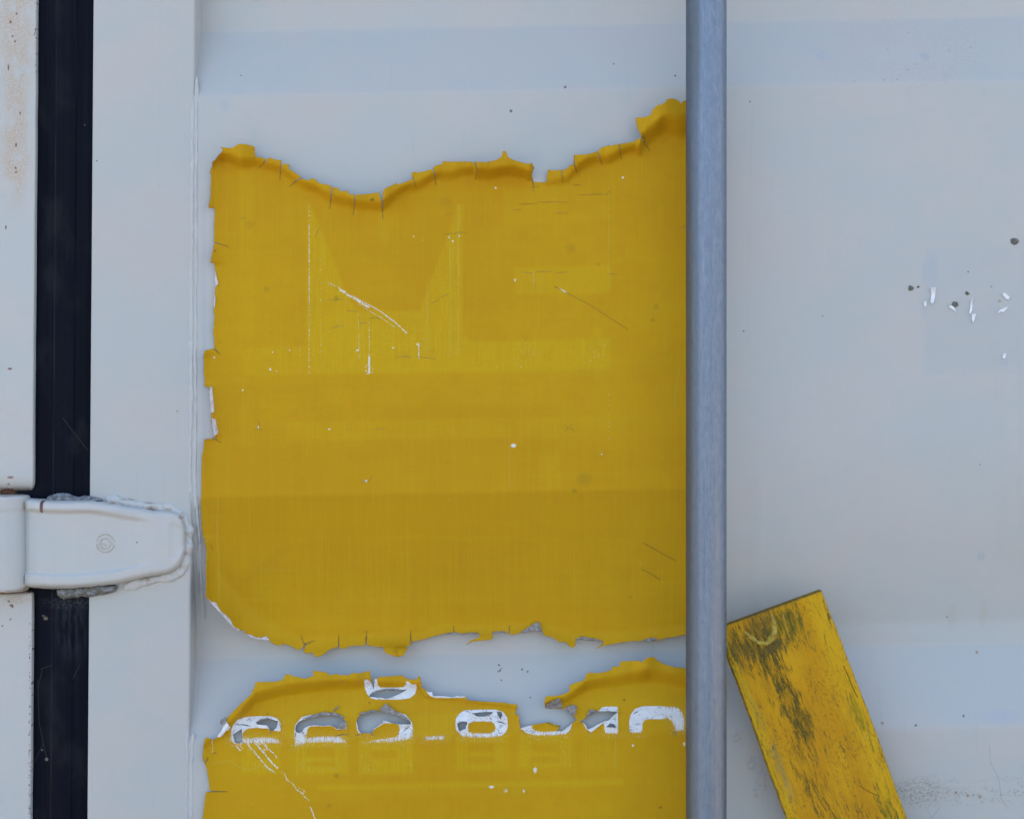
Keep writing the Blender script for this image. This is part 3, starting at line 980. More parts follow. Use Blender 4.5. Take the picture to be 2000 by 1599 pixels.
# raised emblem: broken ring with an S inside
def tube(path, r, n=8):
    v = []; f = []
    N = len(path)
    for j, (x, y, d) in enumerate(path):
        a = path[max(0, j - 1)]; b = path[min(N - 1, j + 1)]
        t = Vector((b[0] - a[0], 0, -(b[1] - a[1]))).normalized()
        nn = Vector((0, -1, 0)); s_ = t.cross(nn)
        q = 0.45 if j in (0, N - 1) else 1
        for i in range(n):
            an = 2 * math.pi * i / n
            v.append(Vector(P(x, y, d)) + (s_ * math.cos(an) + nn * math.sin(an)) * r * S * q)
    for j in range(N - 1):
        for i in range(n):
            a = j * n + i; b = j * n + (i + 1) % n
            f.append((a, b, b + n, a + n))
    f.append(tuple(range(n))); f.append(tuple(range((N - 1) * n, N * n))[::-1])
    return v, f
def hd(x, y):
    k = np.argmin((X - x) ** 2 + (Yh - y) ** 2)
    return h[k]
Yh = v[:, 1] if False else np.array([p[1] for p in v]) if False else Y
Hc = (205.5, 1060.5)
segs = []
def arc(r, a0, a1, n=26, cx=Hc[0], cy=Hc[1], ry=None):
    ry = ry or r
    return [(cx + r * math.cos(math.radians(a0 + (a1 - a0) * i / n)), cy - ry * math.sin(math.radians(a0 + (a1 - a0) * i / n))) for i in range(n + 1)]
segs.append(arc(17.5, 8, 170)); segs.append(arc(17.5, 190, 350))
segs.append([(Hc[0] + 15, Hc[1] + 2)] + arc(9.6, 10, 185, 18) + [(Hc[0] - 2, Hc[1] + 1.5), (Hc[0] + 5, Hc[1] + 4)])
segs.append(arc(10.6, 345, 190, 18) + [(Hc[0] - 16, Hc[1] + 1)])
ev = []; ef = []
for sg in segs:
    pth = [(x, y, float(hd(x, y)) + 0.0001) for x, y in sg]
    a_, b_ = tube(pth, 1.15, 7)
    o_ = len(ev)
    ev += a_; ef += [tuple(i + o_ for i in q) for q in b_]
mesh_obj('emblem', ev, ef, M_emblem, hinge)

# caulk and weld round the hinge leaf, grey sealant lumps over the rubber
onstile = flat(0.0005)
ridge('weld_bead', [(205, 974), (222, 976), (250, 981), (280, 986), (310, 991), (335, 995), (350, 1003), (360, 1015), (366, 1032), (368, 1055), (368, 1078), (363, 1098), (352, 1114),
                    (336, 1124), (312, 1130), (290, 1135), (262, 1140), (240, 1146)], 10.0, 0.0036, M_hinge, hinge, onstile, 5, 11, .42, lump=15)
def lump(name, poly, hfun, mat, parent, seed, base):
    v, f = cdt_sheet(roughen(poly, 3, .5), [], 1.8)
    e = seg_dist(v[:, 0], v[:, 1], poly)
    z = base + hfun * np.sqrt(np.clip(1 - (1 - np.clip(e / 7.0, 0, 1)) ** 2, 0, 1)) + 0.0028 * (fbm(v[:, 0] / 7, v[:, 1] / 7, seed, 4) - .5)
    z = np.where(e < .5, base - .006, z)
    return mesh_obj(name, [P(a, b, c) for (a, b), c in zip(v, z)], f, mat, parent)
lump('sealant_lump', z4([(355, 512), (368, 480), (400, 462), (445, 450), (500, 446), (545, 452), (580, 470), (620, 478), (665, 466), (700, 470), (740, 480), (790, 488), (812, 508), (780, 530), (600, 530), (420, 530)], 0, 850),
     0.014, M_sealant, hinge, 3, -0.004)
lump('sealant_lump', z4([(448, 1190), (436, 1215), (448, 1250), (470, 1272), (505, 1282), (540, 1276), (575, 1270), (610, 1272), (640, 1258), (665, 1262), (700, 1268), (760, 1255), (810, 1250), (860, 1238), (905, 1222),
                         (925, 1190), (915, 1160), (800, 1165), (600, 1180)], 0, 850), 0.0125, M_sealant, hinge, 8, -0.004)

# ------------------------------------------------------------------ corner post of the container (left)
frame = thing('container_corner_post', 'white painted steel corner post with orange rust freckles along left edge', 'post', Q(-40, 3690, 0)[0:1] + (0.0, 0.03))
def lug(name, y0, y1, lower):
    pr = rounded(-620, 70.8, -0.0005, 0.0014, back=-0.055, k=7, rl=0.006)
    # shallow roll of the J-bar face near its left side
    Y = np.concatenate([np.linspace(y0, y1, 60)]) if False else None
    n = len(pr)
    ylist = list(np.linspace(y0, y1, 70))
    # close rows near the hinge end so it can be rounded over
    endy = y1 if not lower else y0
    ylist += [endy - s_ * (1 if not lower else -1) for s_ in (0.6, 2, 4, 7, 11, 16, 22, 30, 40)]
    ylist = sorted(set(ylist))
    v = []; f = []
    for y in ylist:
        q = abs(endy - y)
        drop = 0.012 * (1 - math.sqrt(1 - (1 - min(q / 22.0, 1)) ** 2)) if not lower else 0.004 * (1 - math.sqrt(1 - (1 - min(q / 8.0, 1)) ** 2))
        side = drop / S * (.45 if not lower else .6)
        for i, (x, d) in enumerate(pr):
            wv = (float(vnoise(y / 60.0, 1.0 if x > 0 else 5.0, 9)) - .5) * 0.9
            xx = x + SK * y + (wv if x > 0 else 0)
            if x > 40: xx -= side
            dd = d - drop if d > -0.02 else d
            yy = y
            if not lower and x < 72 and q < 1:
                yy = y - 0.0 - (8.0 * sstep(20, 70, x))
            v.append(Q(xx, yy, dd))
    m_ = len(ylist)
    for j in range(m_ - 1):
        for i in range(n):
            a = j * n + i; b = j * n + (i + 1) % n
            f.append((a, a + n, b + n, b))
    f.append(tuple(range(n))); f.append(tuple(range((m_ - 1) * n, m_ * n))[::-1])
    o = mesh_obj(name, v, f, M_post, frame)
    sharpen(o, 50)
    return o
lug('post_section', -2400, 961, False)
lug('post_section', 1156, 3680, True)
barrel('hinge_pin', 952, 1164, 12, 20, -0.0125, M_rust, frame, 0.8, 24, 2, 3)
barrel('washer', 1149.8, 1152.4, 12, 42, -0.0005, M_hinge, frame, 0.2, 40, .8, 4)
barrel('washer', 1152.9, 1154.8, 12, 40, -0.0005, M_rust, frame, 0.2, 40, .6, 6)
backp = mesh_obj('post_web', [Q(-620, 900, 0.0)[0:1] + (0.028, 0.05), (Q(58, 0)[0], 0.028, 0.05), (Q(58, 0)[0], 0.028, 2.6), (Q(-620, 0)[0], 0.028, 2.6),
                              (Q(-620, 0)[0], 0.05, 0.05), (Q(58, 0)[0], 0.05, 0.05), (Q(58, 0)[0], 0.05, 2.6), (Q(-620, 0)[0], 0.05, 2.6)],
                 [(0, 1, 2, 3), (7, 6, 5, 4), (0, 4, 5, 1), (3, 2, 6, 7), (0, 3, 7, 4), (1, 5, 6, 2)], M_post, frame, smooth=False)

# ------------------------------------------------------------------ yellow sheets
UP_TOP = [(429.5, 287), (442, 288.5), (455, 289.5), (458, 286.5), (461, 284), (467.5, 281), (482.5, 282), (490, 284.5), (497.5, 287), (498, 297), (499, 307), (506, 307.5), (512.5, 308), (516, 310), (519, 312), (518, 318),
          (512, 322), (519.5, 317), (522, 309.5), (529, 308), (535, 311), (551, 314), (548.5, 320), (546.8, 330), (547.2, 346), (549.2, 334), (550, 323), (554, 320), (562, 321), (567.5, 323), (564, 326), (563, 329),
          (575, 337), (589, 346), (584, 347.5), (575, 354), (570, 361), (578, 355), (586, 349.5), (592, 350.5), (602, 352.5), (606, 350), (610, 348), (615, 350), (622, 356), (627, 359), (631, 359), (637.5, 360), (649, 364.5), (647, 370),
          (645.8, 380), (647, 388), (645, 399), (649, 388), (648.2, 379), (649.5, 371), (651, 365.5), (661, 367.5), (662, 371), (664, 373), (668, 374), (675, 372.5), (679.5, 373), (680.5, 378), (686, 379.8), (693, 379.5),
          (692.8, 390), (691, 402), (690.4, 414), (692.6, 402), (694.6, 388), (695.4, 380), (704, 380), (712.5, 379), (721, 378.5), (730, 377), (739, 375.5), (741, 380), (744, 388), (744.8, 396), (746, 404), (747.6, 422), (748.8, 404),
          (748.4, 394), (747.6, 384), (747.2, 374.5), (752.5, 367.5), (765, 362.5), (770, 360), (775, 357.5), (778, 360.5), (785, 358), (792.5, 355.5), (799, 352.5), (806, 348.5), (808, 355), (811, 362), (808, 350), (803, 339),
          (807, 336.5), (811, 336), (817.5, 337.5), (831, 334), (844, 331), (847, 338), (850, 353), (850, 340), (846.5, 329), (847, 325.5), (850, 324), (857, 322), (863.5, 321), (864, 318), (865, 315), (880, 316), (900, 315.5), (922, 316), (924, 318),
          (928, 320), (930.6, 330), (929.2, 346), (932.6, 331), (930, 320), (926.5, 314.5), (937, 316.5), (949, 317), (960, 315), (970, 312), (979, 307.5), (980.5, 301), (982, 295.5), (985, 295), (988, 296), (990, 301), (992.5, 307.5), (1002, 312), (1012, 315.6),
          (1021, 318), (1030, 319.6), (1039.7, 318.7), (1040.6, 322.6), (1043.6, 328.6), (1042, 333), (1039.7, 337.6), (1040, 346), (1040.6, 353), (1041, 360), (1042.4, 355), (1049, 356), (1057, 356.3), (1068.5, 355.6), (1068.2, 350), (1068, 345), (1069, 338),
          (1070.6, 331), (1078, 332.8), (1087, 332.6), (1096, 332.2), (1097, 340), (1098.4, 350), (1098, 340), (1097.6, 332), (1103, 331), (1108, 329), (1111, 325), (1114, 322.6), (1118, 322), (1121, 321), (1124.6, 331), (1122, 320), (1120, 313.6), (1120.4, 308),
          (1121, 302.5), (1133, 302.5), (1145.6, 301.6), (1156, 299), (1166.6, 296), (1168, 303), (1174.4, 316), (1170, 303), (1168.4, 297), (1168.7, 294.7), (1173.5, 288.7), (1182, 286), (1190.6, 283), (1191.2, 285.7), (1198, 283), (1207, 282), (1209.5, 290),
          (1212.7, 304), (1211, 290), (1208.8, 281.4), (1221, 280), (1234, 278), (1243, 274), (1251.6, 269), (1256, 276), (1266, 290), (1259, 276), (1253.7, 265.5), (1250, 259), (1246, 253.5), (1244, 247), (1242.6, 240), (1241, 230.4), (1251, 230), (1261, 228.6),
          (1267, 226.5), (1271.7, 224.4), (1272, 221), (1273, 217.5), (1277.7, 211.5), (1282, 208), (1286.7, 204), (1291, 205), (1296, 202), (1301.7, 199.5), (1301, 195), (1306, 193.5), (1310.7, 192.6), (1317, 193.5), (1322.7, 195), (1326, 198), (1329.3, 202.5),
          (1333, 199), (1337.7, 196.5), (1350, 193), (1362, 195), (1378, 190)]
UP_BOT = [(1378, 1236), (1360, 1237), (1340, 1239.5), (1335, 1239), (1318, 1243), (1297.5, 1246), (1285, 1250), (1270, 1251), (1260, 1252), (1247, 1251), (1235, 1251), (1222, 1253), (1210, 1254.5), (1198, 1257), (1187.5, 1259), (1178, 1260.5), (1160, 1268.5), (1176, 1257.8),
          (1179.5, 1254), (1175, 1251), (1160, 1250), (1142.5, 1249), (1127.5, 1247.5), (1124, 1246), (1124.5, 1252), (1124, 1259), (1120, 1265.5), (1115, 1263), (1111, 1261), (1108, 1257), (1106, 1254), (1099, 1252), (1094, 1254), (1089, 1250), (1085, 1247.5), (1075, 1243),
          (1068, 1241), (1062, 1241), (1061.5, 1236), (1059, 1231.5), (1047, 1232), (1035, 1233), (1026, 1234.5), (1017.5, 1235.5), (1009, 1237), (1000, 1239.5), (996, 1237), (995.4, 1227), (994.4, 1227), (994, 1236), (985, 1235), (970, 1234), (960.5, 1232), (962, 1237), (963, 1244),
          (961, 1247), (959, 1248.5), (952, 1249.5), (945, 1250), (935, 1251), (925, 1252), (916, 1255.5), (911, 1261), (912.5, 1256), (919, 1250), (927.5, 1247), (935, 1245), (937, 1240), (935, 1236.5), (932.5, 1235.5), (920, 1235), (905, 1238), (895, 1236.5), (887, 1235), (886.6, 1228), (885.8, 1234.5),
          (875, 1237), (860, 1238.7), (850, 1241), (835, 1246), (820, 1249.5), (812, 1251), (805, 1252.5), (802.8, 1241), (801.4, 1241), (803, 1250), (802, 1259), (798, 1260.5), (794, 1262), (796, 1265), (793, 1271), (787.5, 1279), (783, 1281.5), (779, 1282.5), (769, 1280.5), (760, 1277.5), (754, 1274), (750, 1271), (750, 1266),
          (747.5, 1263), (736, 1262.5), (725, 1261), (716.6, 1258), (716.4, 1249), (716, 1240), (714.4, 1243), (714, 1252), (713, 1260), (699, 1260), (685, 1261), (675, 1264.5), (666, 1267), (663, 1262.5), (662, 1246), (661, 1246), (661, 1262.5), (650, 1265.5), (640, 1270), (636, 1274), (632.5, 1277.5), (622.5, 1282), (617, 1282),
          (614, 1280), (612.5, 1274.5), (608, 1274), (602.5, 1275.5), (597, 1274.5), (593, 1272.5), (594, 1266), (596, 1260.4), (605, 1256.5), (614, 1251), (604, 1254.6), (597, 1257), (592, 1252), (590, 1247), (592, 1254), (594, 1258), (590, 1265.5), (584, 1268), (576, 1267.5), (576, 1265), (562.5, 1259), (552.5, 1256), (551, 1259), (550, 1260.7),
          (545, 1260), (538, 1258), (531, 1255), (527.5, 1250.7), (518, 1249.5), (510, 1248), (500, 1246), (489, 1242), (478.7, 1238), (479, 1234), (478.7, 1231), (473.7, 1229.5), (467.5, 1232.5), (458, 1225), (450, 1217.5), (440, 1207), (430, 1196), (420, 1186), (410, 1176), (405, 1170), (401.7, 1165.5)]
UP_LEFT = [(402.5, 1140), (402, 1112.5), (403, 1075), (401, 1062.5), (400, 1053.4), (404, 1053.8), (396, 1050), (393.7, 1025), (392, 982.5), (393, 960), (393.4, 920), (394.4, 894), (397, 876), (398, 866), (399.6, 857.6), (408, 857), (416, 856.4), (422, 858.4), (428, 861.6), (423, 856.5),
           (419, 852), (417, 848), (414.4, 826), (412, 820), (414, 817), (412.4, 812), (412, 806), (411, 785), (410.4, 768), (408, 756.4), (399.6, 754.4), (399.6, 740), (398, 724), (398.6, 706), (397, 700), (400, 684.4), (416, 681.6), (421, 683), (426.6, 688), (421.4, 681),
           (419, 677), (418.4, 662), (416, 648), (418, 630), (419, 617.5), (417.5, 610), (418, 600), (420.5, 585), (419.5, 575), (421, 560), (426, 554), (421, 530), (418, 514), (411, 514), (413, 502), (415.5, 490), (418, 476), (428, 476.6), (438, 479.4), (428, 474.8), (417.6, 472.5), (418, 450), (419, 425),
           (419.5, 407.5), (407, 406), (409, 396), (411, 385), (411.7, 362.5), (412.5, 340), (410, 339), (411.7, 332.5), (414.5, 325), (415, 317), (421, 312), (426, 305), (431, 299), (435, 294.5), (433, 290)]

def sliver(x0, y0, x1, y1, w=0.55, k=4):
    """a hairline crack right through the sheet"""
    a = np.array((x0, y0), float); b = np.array((x1, y1), float)
    L = np.hypot(*(b - a)); n = np.array((-(b - a)[1], (b - a)[0])) / L
    t = [i / k for i in range(k + 1)]
    mid = [a + (b - a) * q + n * (random.random() - .5) * L * .07 for q in t]
    mid[0] = a; mid[-1] = b
    up = [mid[i] + n * w * math.sin(math.pi * t[i]) for i in range(1, k)]
    dn = [mid[i] - n * w * math.sin(math.pi * t[i]) for i in range(1, k)]
    return [tuple(a)] + [tuple(p) for p in up] + [tuple(b)] + [tuple(p) for p in dn[::-1]]
CR_UP = [(1013, 400, 1050, 397), (1050, 394.5, 1108, 395), (1127, 381, 1185, 380), (1186, 379, 1192, 373), (1084, 416, 1106, 417), (1003, 410, 1018, 410), (868, 457, 890, 457), (890, 454, 910, 454), (1020, 531, 1040, 534), (1048, 531, 1078, 530), (1086, 533, 1108, 531),
         (1190, 535, 1204, 536), (1038, 367, 1041, 373), (1041, 366, 1052, 363), (678, 607, 696, 608), (724, 621, 746, 621), (702, 631, 718, 631), (640, 583, 652, 587), (656, 586, 668, 584), (616, 462, 622, 448), (844, 592, 858, 586), (862, 580, 876, 573), (504, 822, 506, 834),
         (498, 840, 505, 837), (506, 837, 514, 840), (1104, 830, 1110, 836), (1111, 836, 1122, 840), (1109, 837, 1104, 842), (1112, 834, 1116, 829), (704, 941, 720, 939), (722, 938, 728, 929), (734, 837, 750, 838), (1328, 446, 1340, 441), (775, 697, 798, 697), (815, 697, 850, 701),
         (650, 640, 670, 636), (1120, 361, 1134, 361), (470, 426, 480, 426), (412, 1064, 416, 1074), (790, 695, 800, 697), (1226, 1165, 1232, 1166), (870, 420, 880, 418)]
crk_up = [sliver(a, b, c, d_, 0.26) for a, b, c, d_ in CR_UP]

# amount of curl along the top and bottom edges: (x, metres off, width px)
def upper_depth(x, y, e):
    t = y + TILT * (x - 385)
    base = panel_depth(x, y)
    # the film bridges the hollow below: follows the fold, then hangs straight
    hang = np.interp(t, [972, 1060, 1150, 1250, 1300], [0.0, -0.0081, -0.0153, -0.0215, -0.0224])
    hang = np.where(t > 972, hang, 0)
    hang = np.maximum(hang, base)
    d = np.where(t > 965, hang, base) + 0.0006
    # top curl
    TOPX = [400, 430, 470, 500, 530, 560, 600, 640, 680, 720, 750, 790, 830, 870, 925, 932, 980, 1035, 1045, 1068, 1100, 1120, 1126, 1180, 1240, 1260, 1300, 1378]
    TOPA = [6.0, 7.5, 8.0, 5.0, 6.0, 5.0, 4.5, 5.5, 6.0, 5.5, 6.5, 6.0, 5.5, 5.0, 4.5, 9.0, 9.5, 8.5, 2.0, 1.5, 3.0, 3.2, 6.0, 5.0, 5.0, 8.0, 9.0, 6.0]
    TOPW = [30, 34, 36, 30, 30, 28, 28, 30, 32, 32, 32, 30, 30, 30, 30, 36, 38, 36, 22, 20, 24, 24, 32, 30, 30, 58, 66, 60]
    a = np.interp(x, TOPX, TOPA) * 0.001 * 2.45
    w = np.interp(x, TOPX, TOPW)
    top_line = np.interp(x, TLX, TLY)
    dy = y - top_line
    w = w * (1.12 + 0.5 * (vnoise(x / 34.0, 0 * x, 31) - .5))
    up = np.clip(1 - dy / w, 0, 1.25)
    a = a * (0.75 + 0.5 * vnoise(x / 30.0, 0 * x + 4, 33))
    d = d + a * (0.88 * sstep(0.02, 0.72, up) + 0.12 * up) * np.where(dy < 150, 1, 0)
    # bottom curl
    BX = [395, 440, 480, 520, 590, 640, 715, 717, 800, 806, 860, 930, 1000, 1060, 1120, 1180, 1260, 1378]
    BA = [19.0, 24, 17, 9.0, 6, 7.0, 6.5, 8, 8.5, 5, 5, 5.5, 5, 6, 6, 5, 5.5, 6]
    a = np.interp(x, BX, BA) * 0.001
    bl = np.interp(x, BLX, BLY)
    w = np.interp(x, [395, 480, 560, 700, 720, 800, 810, 1378], [110, 70, 34, 28, 32, 32, 22, 30])
    dn = np.clip(1 - (bl - y) / w, 0, 1.25)
    d = d + a * dn ** 2.0 * np.where(y > 900, 1, 0)
    # left side curl, varies from tongue to tongue
    LY = [290, 340, 404, 409, 470, 476, 512, 516, 560, 640, 678, 686, 752, 758, 852, 860, 940, 1045, 1056, 1160, 1200]
    LA = [4, 3.5, 4.5, 2.2, 2.2, 3, 4.2, 2, 1.5, 2, 2.5, 4.5, 3, 4, 4, 3, 2, 1.5, 4.5, 6.0, 6]
    a = np.interp(y, LY, LA) * 0.001 * 1.5
    ll = np.interp(y, LLY, LLX)
    lf = np.clip(1 - (x - ll) / 26.0, 0, 1.25)
    d = d + a * lf ** 1.8
    # step across each crack so the tongues part from one another
    for (cx, tip, s_, L) in ((548, 346, -1.2, 26), (647.5, 398, 1.1, 34), (692, 412, -.8, 30), (747, 420, 1.3, 45), (808, 361, -1.0, 22), (849, 352, .9, 22), (930, 345, 1.8, 30),
                             (1098, 349, .5, 16), (1122, 330, 1.2, 24), (1170, 315, .8, 20), (1210, 303, -.6, 20), (1258, 289, 1.6, 34), (520, 322, -1.0, 14), (572, 360, .8, 14)):
        k = np.clip((tip - y) / L, 0, 1)
        d = d + s_ * 0.001 * .5 * k * np.where(x > cx, 1, -.3) * np.exp(-np.abs(x - cx) / 26.0)
    for (cx, tip, s_, L) in ((661.5, 1246, .8, 16), (715.5, 1242, 1.2, 18), (802, 1241, -1.3, 18), (594, 1248, 1.0, 18), (886, 1228, .6, 8), (995, 1227, .8, 10)):
        k = np.clip((y - tip) / L, 0, 1)
        d = d + s_ * 0.001 * .6 * k * np.where(x > cx, 1, -.3) * np.exp(-np.abs(x - cx) / 30.0)
    # curled tongue under the bottom edge
    r = np.exp(-((x - 776) / 26.0) ** 2) * np.clip((y - 1258) / 18.0, 0, 1.4)
    d = d + 0.0050 * r
    d = d + 0.0004 * (fbm(x / 90, y / 70, 5) - .5) + 0.00022 * (fbm(x / 24, y / 20, 6) - .5) * np.exp(-e / 40.0) * 3
    # bubble towards the rod side
    d = d + 0.0012 * np.exp(-((x - 1230) / 90.0) ** 2 - ((y - 300) / 60.0) ** 2)
    return np.maximum(d, base + 0.0003)

# smoothed edge lines the curls hang from
TLX = [395, 415, 430, 500, 550, 600, 650, 700, 745, 800, 850, 900, 1000, 1040, 1070, 1110, 1130, 1200, 1250, 1256, 1300, 1378]
TLY = [318, 300, 285, 296, 314, 346, 364, 378, 378, 346, 326, 315, 311, 320, 342, 332, 304, 284, 268, 236, 202, 192]
BLX = [395, 410, 440, 470, 520, 590, 650, 720, 800, 860, 940, 1000, 1060, 1120, 1180, 1250, 1378]
BLY = [1150, 1176, 1207, 1234, 1250, 1270, 1268, 1262, 1258, 1240, 1240, 1237, 1236, 1256, 1256, 1252, 1237]
LLY = [280, 330, 400, 470, 560, 660, 700, 750, 760, 850, 860, 960, 1100, 1200]
LLX = [420, 411, 410, 417, 421, 417, 398, 399, 411, 416, 397, 393, 401, 402]

# (points, half width, strength) in pixels: white scratches, yellow scratches, dark marks
SCR_W = [([(603.5, 398), (604, 560), (603.5, 729)], 1.5, .52), ([(603.5, 440), (604, 590)], 1.2, .66), ([(626.5, 462), (627, 700)], 1.2, .45), ([(700.5, 610), (701, 705)], 1.5, .55), ([(721, 610), (721, 728)], 1.1, .6),
         ([(721, 698), (721, 729)], 2.2, .95), ([(716, 712), (715, 729)], 3.0, .55), ([(727, 712), (728, 729)], 3.0, .5), ([(660, 590), (660, 690)], 1.1, .42), ([(818, 670), (818, 702)], 1.6, .7), ([(586, 674), (586, 728)], 1.1, .5), ([(1042, 525), (1042, 573)], 1.0, .55),
         ([(1056, 528), (1056, 575)], 1.0, .5), ([(1189, 745), (1189, 860)], 1.2, .42), ([(414.5, 1444), (414.5, 1472)], 1.4, .7), ([(1202, 1440), (1202, 1498)], 1.0, .45),
         ([(640, 551), (665, 564), (692, 583)], 1.9, .62), ([(664, 566), (690, 582), (720, 600)], 2.8, .74), ([(690, 579), (740, 606), (770, 628), (795, 651)], 1.9, .70), ([(700, 594), (745, 621), (775, 642)], 1.4, .6), ([(1093, 563), (1107, 572)], 1.6, .8),
         ([(462, 1456), (470, 1466)], 1.8, .8), ([(464, 1452), (478, 1463)], 1.5, .6), ([(483, 1448), (487, 1458), (496, 1466), (510, 1484), (524, 1500), (538, 1508)], 2.0, .72), ([(484, 1450), (490, 1470), (488, 1476)], 1.3, .6), ([(497, 1448), (507, 1460), (521, 1476), (532, 1490), (543, 1500)], 2.2, .76),
         ([(510, 1447), (524, 1462), (536, 1472), (541, 1480)], 2.0, .68), ([(500, 1446), (506, 1452), (516, 1450), (524, 1462), (514, 1464)], 2.4, .66), ([(550, 1506), (557, 1512), (560, 1522), (572, 1530), (580, 1542), (590, 1548), (596, 1556), (604, 1563)], 1.7, .66), ([(576, 1540), (586, 1538), (594, 1544), (592, 1552)], 1.3, .6),
         ([(606, 1575), (612, 1590), (618, 1604), (630, 1625)], 1.7, .75)]
SCR_Y = [([(415, 1492), (432, 1487), (450, 1485), (462, 1494), (480, 1503), (498, 1500), (508, 1492), (520, 1500), (536, 1508)], 1.1, .7), ([(425.5, 975), (424.5, 1040), (428, 1100), (428, 1170)], .9, .75), ([(1316, 800), (1322, 745), (1326, 722)], 1.6, .4), ([(895, 400), (895, 690)], 1.0, .8),
         ([(879, 455), (879, 700)], .9, .6), ([(834, 560), (834, 690)], 1.0, .8), ([(995, 845), (995, 960)], .9, .55), ([(1189, 365), (1189, 560)], .9, .55), ([(747, 380), (745, 470)], 1.4, .3), ([(500, 1114), (520, 1113), (610, 1114)], .9, .4), ([(1202, 1500), (1202, 1400)], .9, .7)]
SCR_D = [([(1083, 560), (1094, 564)], .8, .8), ([(1105, 571), (1150, 594), (1190, 620), (1226, 643)], .8, .55), ([(1257, 1060), (1300, 1084), (1320, 1095)], 1.0, .6), ([(1256, 1112), (1275, 1122), (1290, 1132)], 1.0, .6), ([(480, 1130), (560, 1070)], 14, .05)]
CHIPS = [(1003, 870, 5, 4, 1), (1175, 887, 2, 2, .9), (715, 939, 3, 2.5, .9), (504.5, 834, 1.6, 4, .8), (1045, 1503, 4, 6, .9), (987, 1543, 5, 6, .62), (1023, 1544, 2.4, 4, .8), (960, 1536, 5, 3, .95), (1336, 1452, 3, 4, .8), (1236, 1455, 3, 3, .8), (418, 698, 2.5, 2.5, .8),
         (643, 838, 3, 2, .8), (968, 367, 2.4, 2.4, .9), (1217, 347, 2.8, 2.4, .9), (808, 462, 2, 2, .7), (709, 2, 1, 1, 0), (532, 688, 1.8, 1.8, .8), (566, 684, 1.6, 1.6, .8), (528, 721, 2.4, 3, .8), (540, 725, 1.6, 1.6, .8), (815, 672, 2, 3, .8), (768, 679, 2.2, 2.2, .8), (698, 684, 3, 2, .8), (826, 470, 2, 2, .6),
         (877, 464, 2, 2, .8), (884, 471, 2, 2, .8), (897, 461, 2, 2, .8), (1006, 547, 2, 3, .8), (474, 762, 1.8, 3, .6)]
DMARK = [(1115, 485, 9, 8, .16), (1282, 599, 5, 5, .2), (1141, 935, 13, 12, .16), (870, 395, 12, 10, .10), (488, 439, 8, 7, .14), (521, 565, 6, 6, .18), (727, 390, 4, 3, .7), (1290, 1576, 3, 2, .6), (1219, 1366, 2, 2, .8), (420, 490, 1.6, 1.6, .9), (576, 1302, 2, 2, .5)]
CRACK_TIPS = [((547, 346), (549, 318)), ((645.4, 399), (647, 380), (650, 364)), ((690.6, 413), (693, 396), (694, 380)), ((747.4, 421), (746.6, 398), (745, 380)), ((811, 361), (806, 346)), ((850, 353), (848.5, 340), (846, 328)), ((929.4, 345), (931, 331), (928, 318)),
              ((1098.4, 350), (1097, 333)), ((1124.6, 331), (1121.5, 320)), ((1174, 316), (1169, 300)), ((1212.6, 304), (1209, 284)), ((1266, 290), (1258, 276), (1253, 266)), ((512, 322), (518, 315)), ((570, 361), (585, 349)), ((661.5, 1246), (661.5, 1262)), ((715.6, 1241), (715.4, 1258)),
              ((802, 1241), (802.6, 1252)), ((590, 1247), (593, 1256), (614, 1251)), ((886.2, 1228), (886.5, 1235)), ((995, 1227), (995, 1236)), ((1041, 361), (1040.4, 352)), ((730, 1345), (727, 1330)), ((403.5, 1485), (406, 1481)), ((426, 861), (416, 856)), ((426, 688), (418, 681)), ((437, 479), (420, 474)), ((438, 1545), (404, 1545))]
for t_ in CRACK_TIPS:  # shade inside the edge cracks, painted as dark lines
    SCR_D.append((list(t_), random.uniform(.8, 1.2), random.uniform(.55, .85)))
    (ax_, ay_), (bx_, by_) = t_[0], t_[1]
    q_ = 7 / max(math.hypot(bx_ - ax_, by_ - ay_), 1)
    SCR_D.append(([(ax_, ay_), (ax_ - (bx_ - ax_) * q_, ay_ - (by_ - ay_) * q_)], .9, .7))
for a_, b_, c_, d_ in CR_UP:  # hairline cracks get a faint painted line of shade too
    SCR_D.append(([(a_, b_), (c_, d_)], .9, .28))
def line_mask(x, y, items):
    a = np.zeros(x.shape)
    for pts, w, k in items:
        p = np.array(pts, float)
        m_ = (x > p[:, 0].min() - w * 3 - 3) & (x < p[:, 0].max() + w * 3 + 3) & (y > p[:, 1].min() - w * 3 - 3) & (y < p[:, 1].max() + w * 3 + 3)
        if m_.any():
            d = seg_dist(x[m_], y[m_], p, closed=False)
            a[m_] = np.maximum(a[m_], k * sstep(w * 1.45, w * .45, d) if w < 10 else k * sstep(w, 0, d))
    return a
def ell_mask(x, y, items):
    a = np.zeros(x.shape)
    for cx, cy, rx, ry, k in items:
        r = np.hypot((x - cx) / rx, (y - cy) / ry)
        a = np.maximum(a, k * sstep(1.5, .6, r))
    return a
def scratch_attrs(x, y):
    return {'scratch': np.maximum(line_mask(x, y, SCR_W), ell_mask(x, y, CHIPS)), 'scratch_yellow': line_mask(x, y, SCR_Y),
            'dark_mark': np.maximum(line_mask(x, y, SCR_D), ell_mask(x, y, DMARK))}
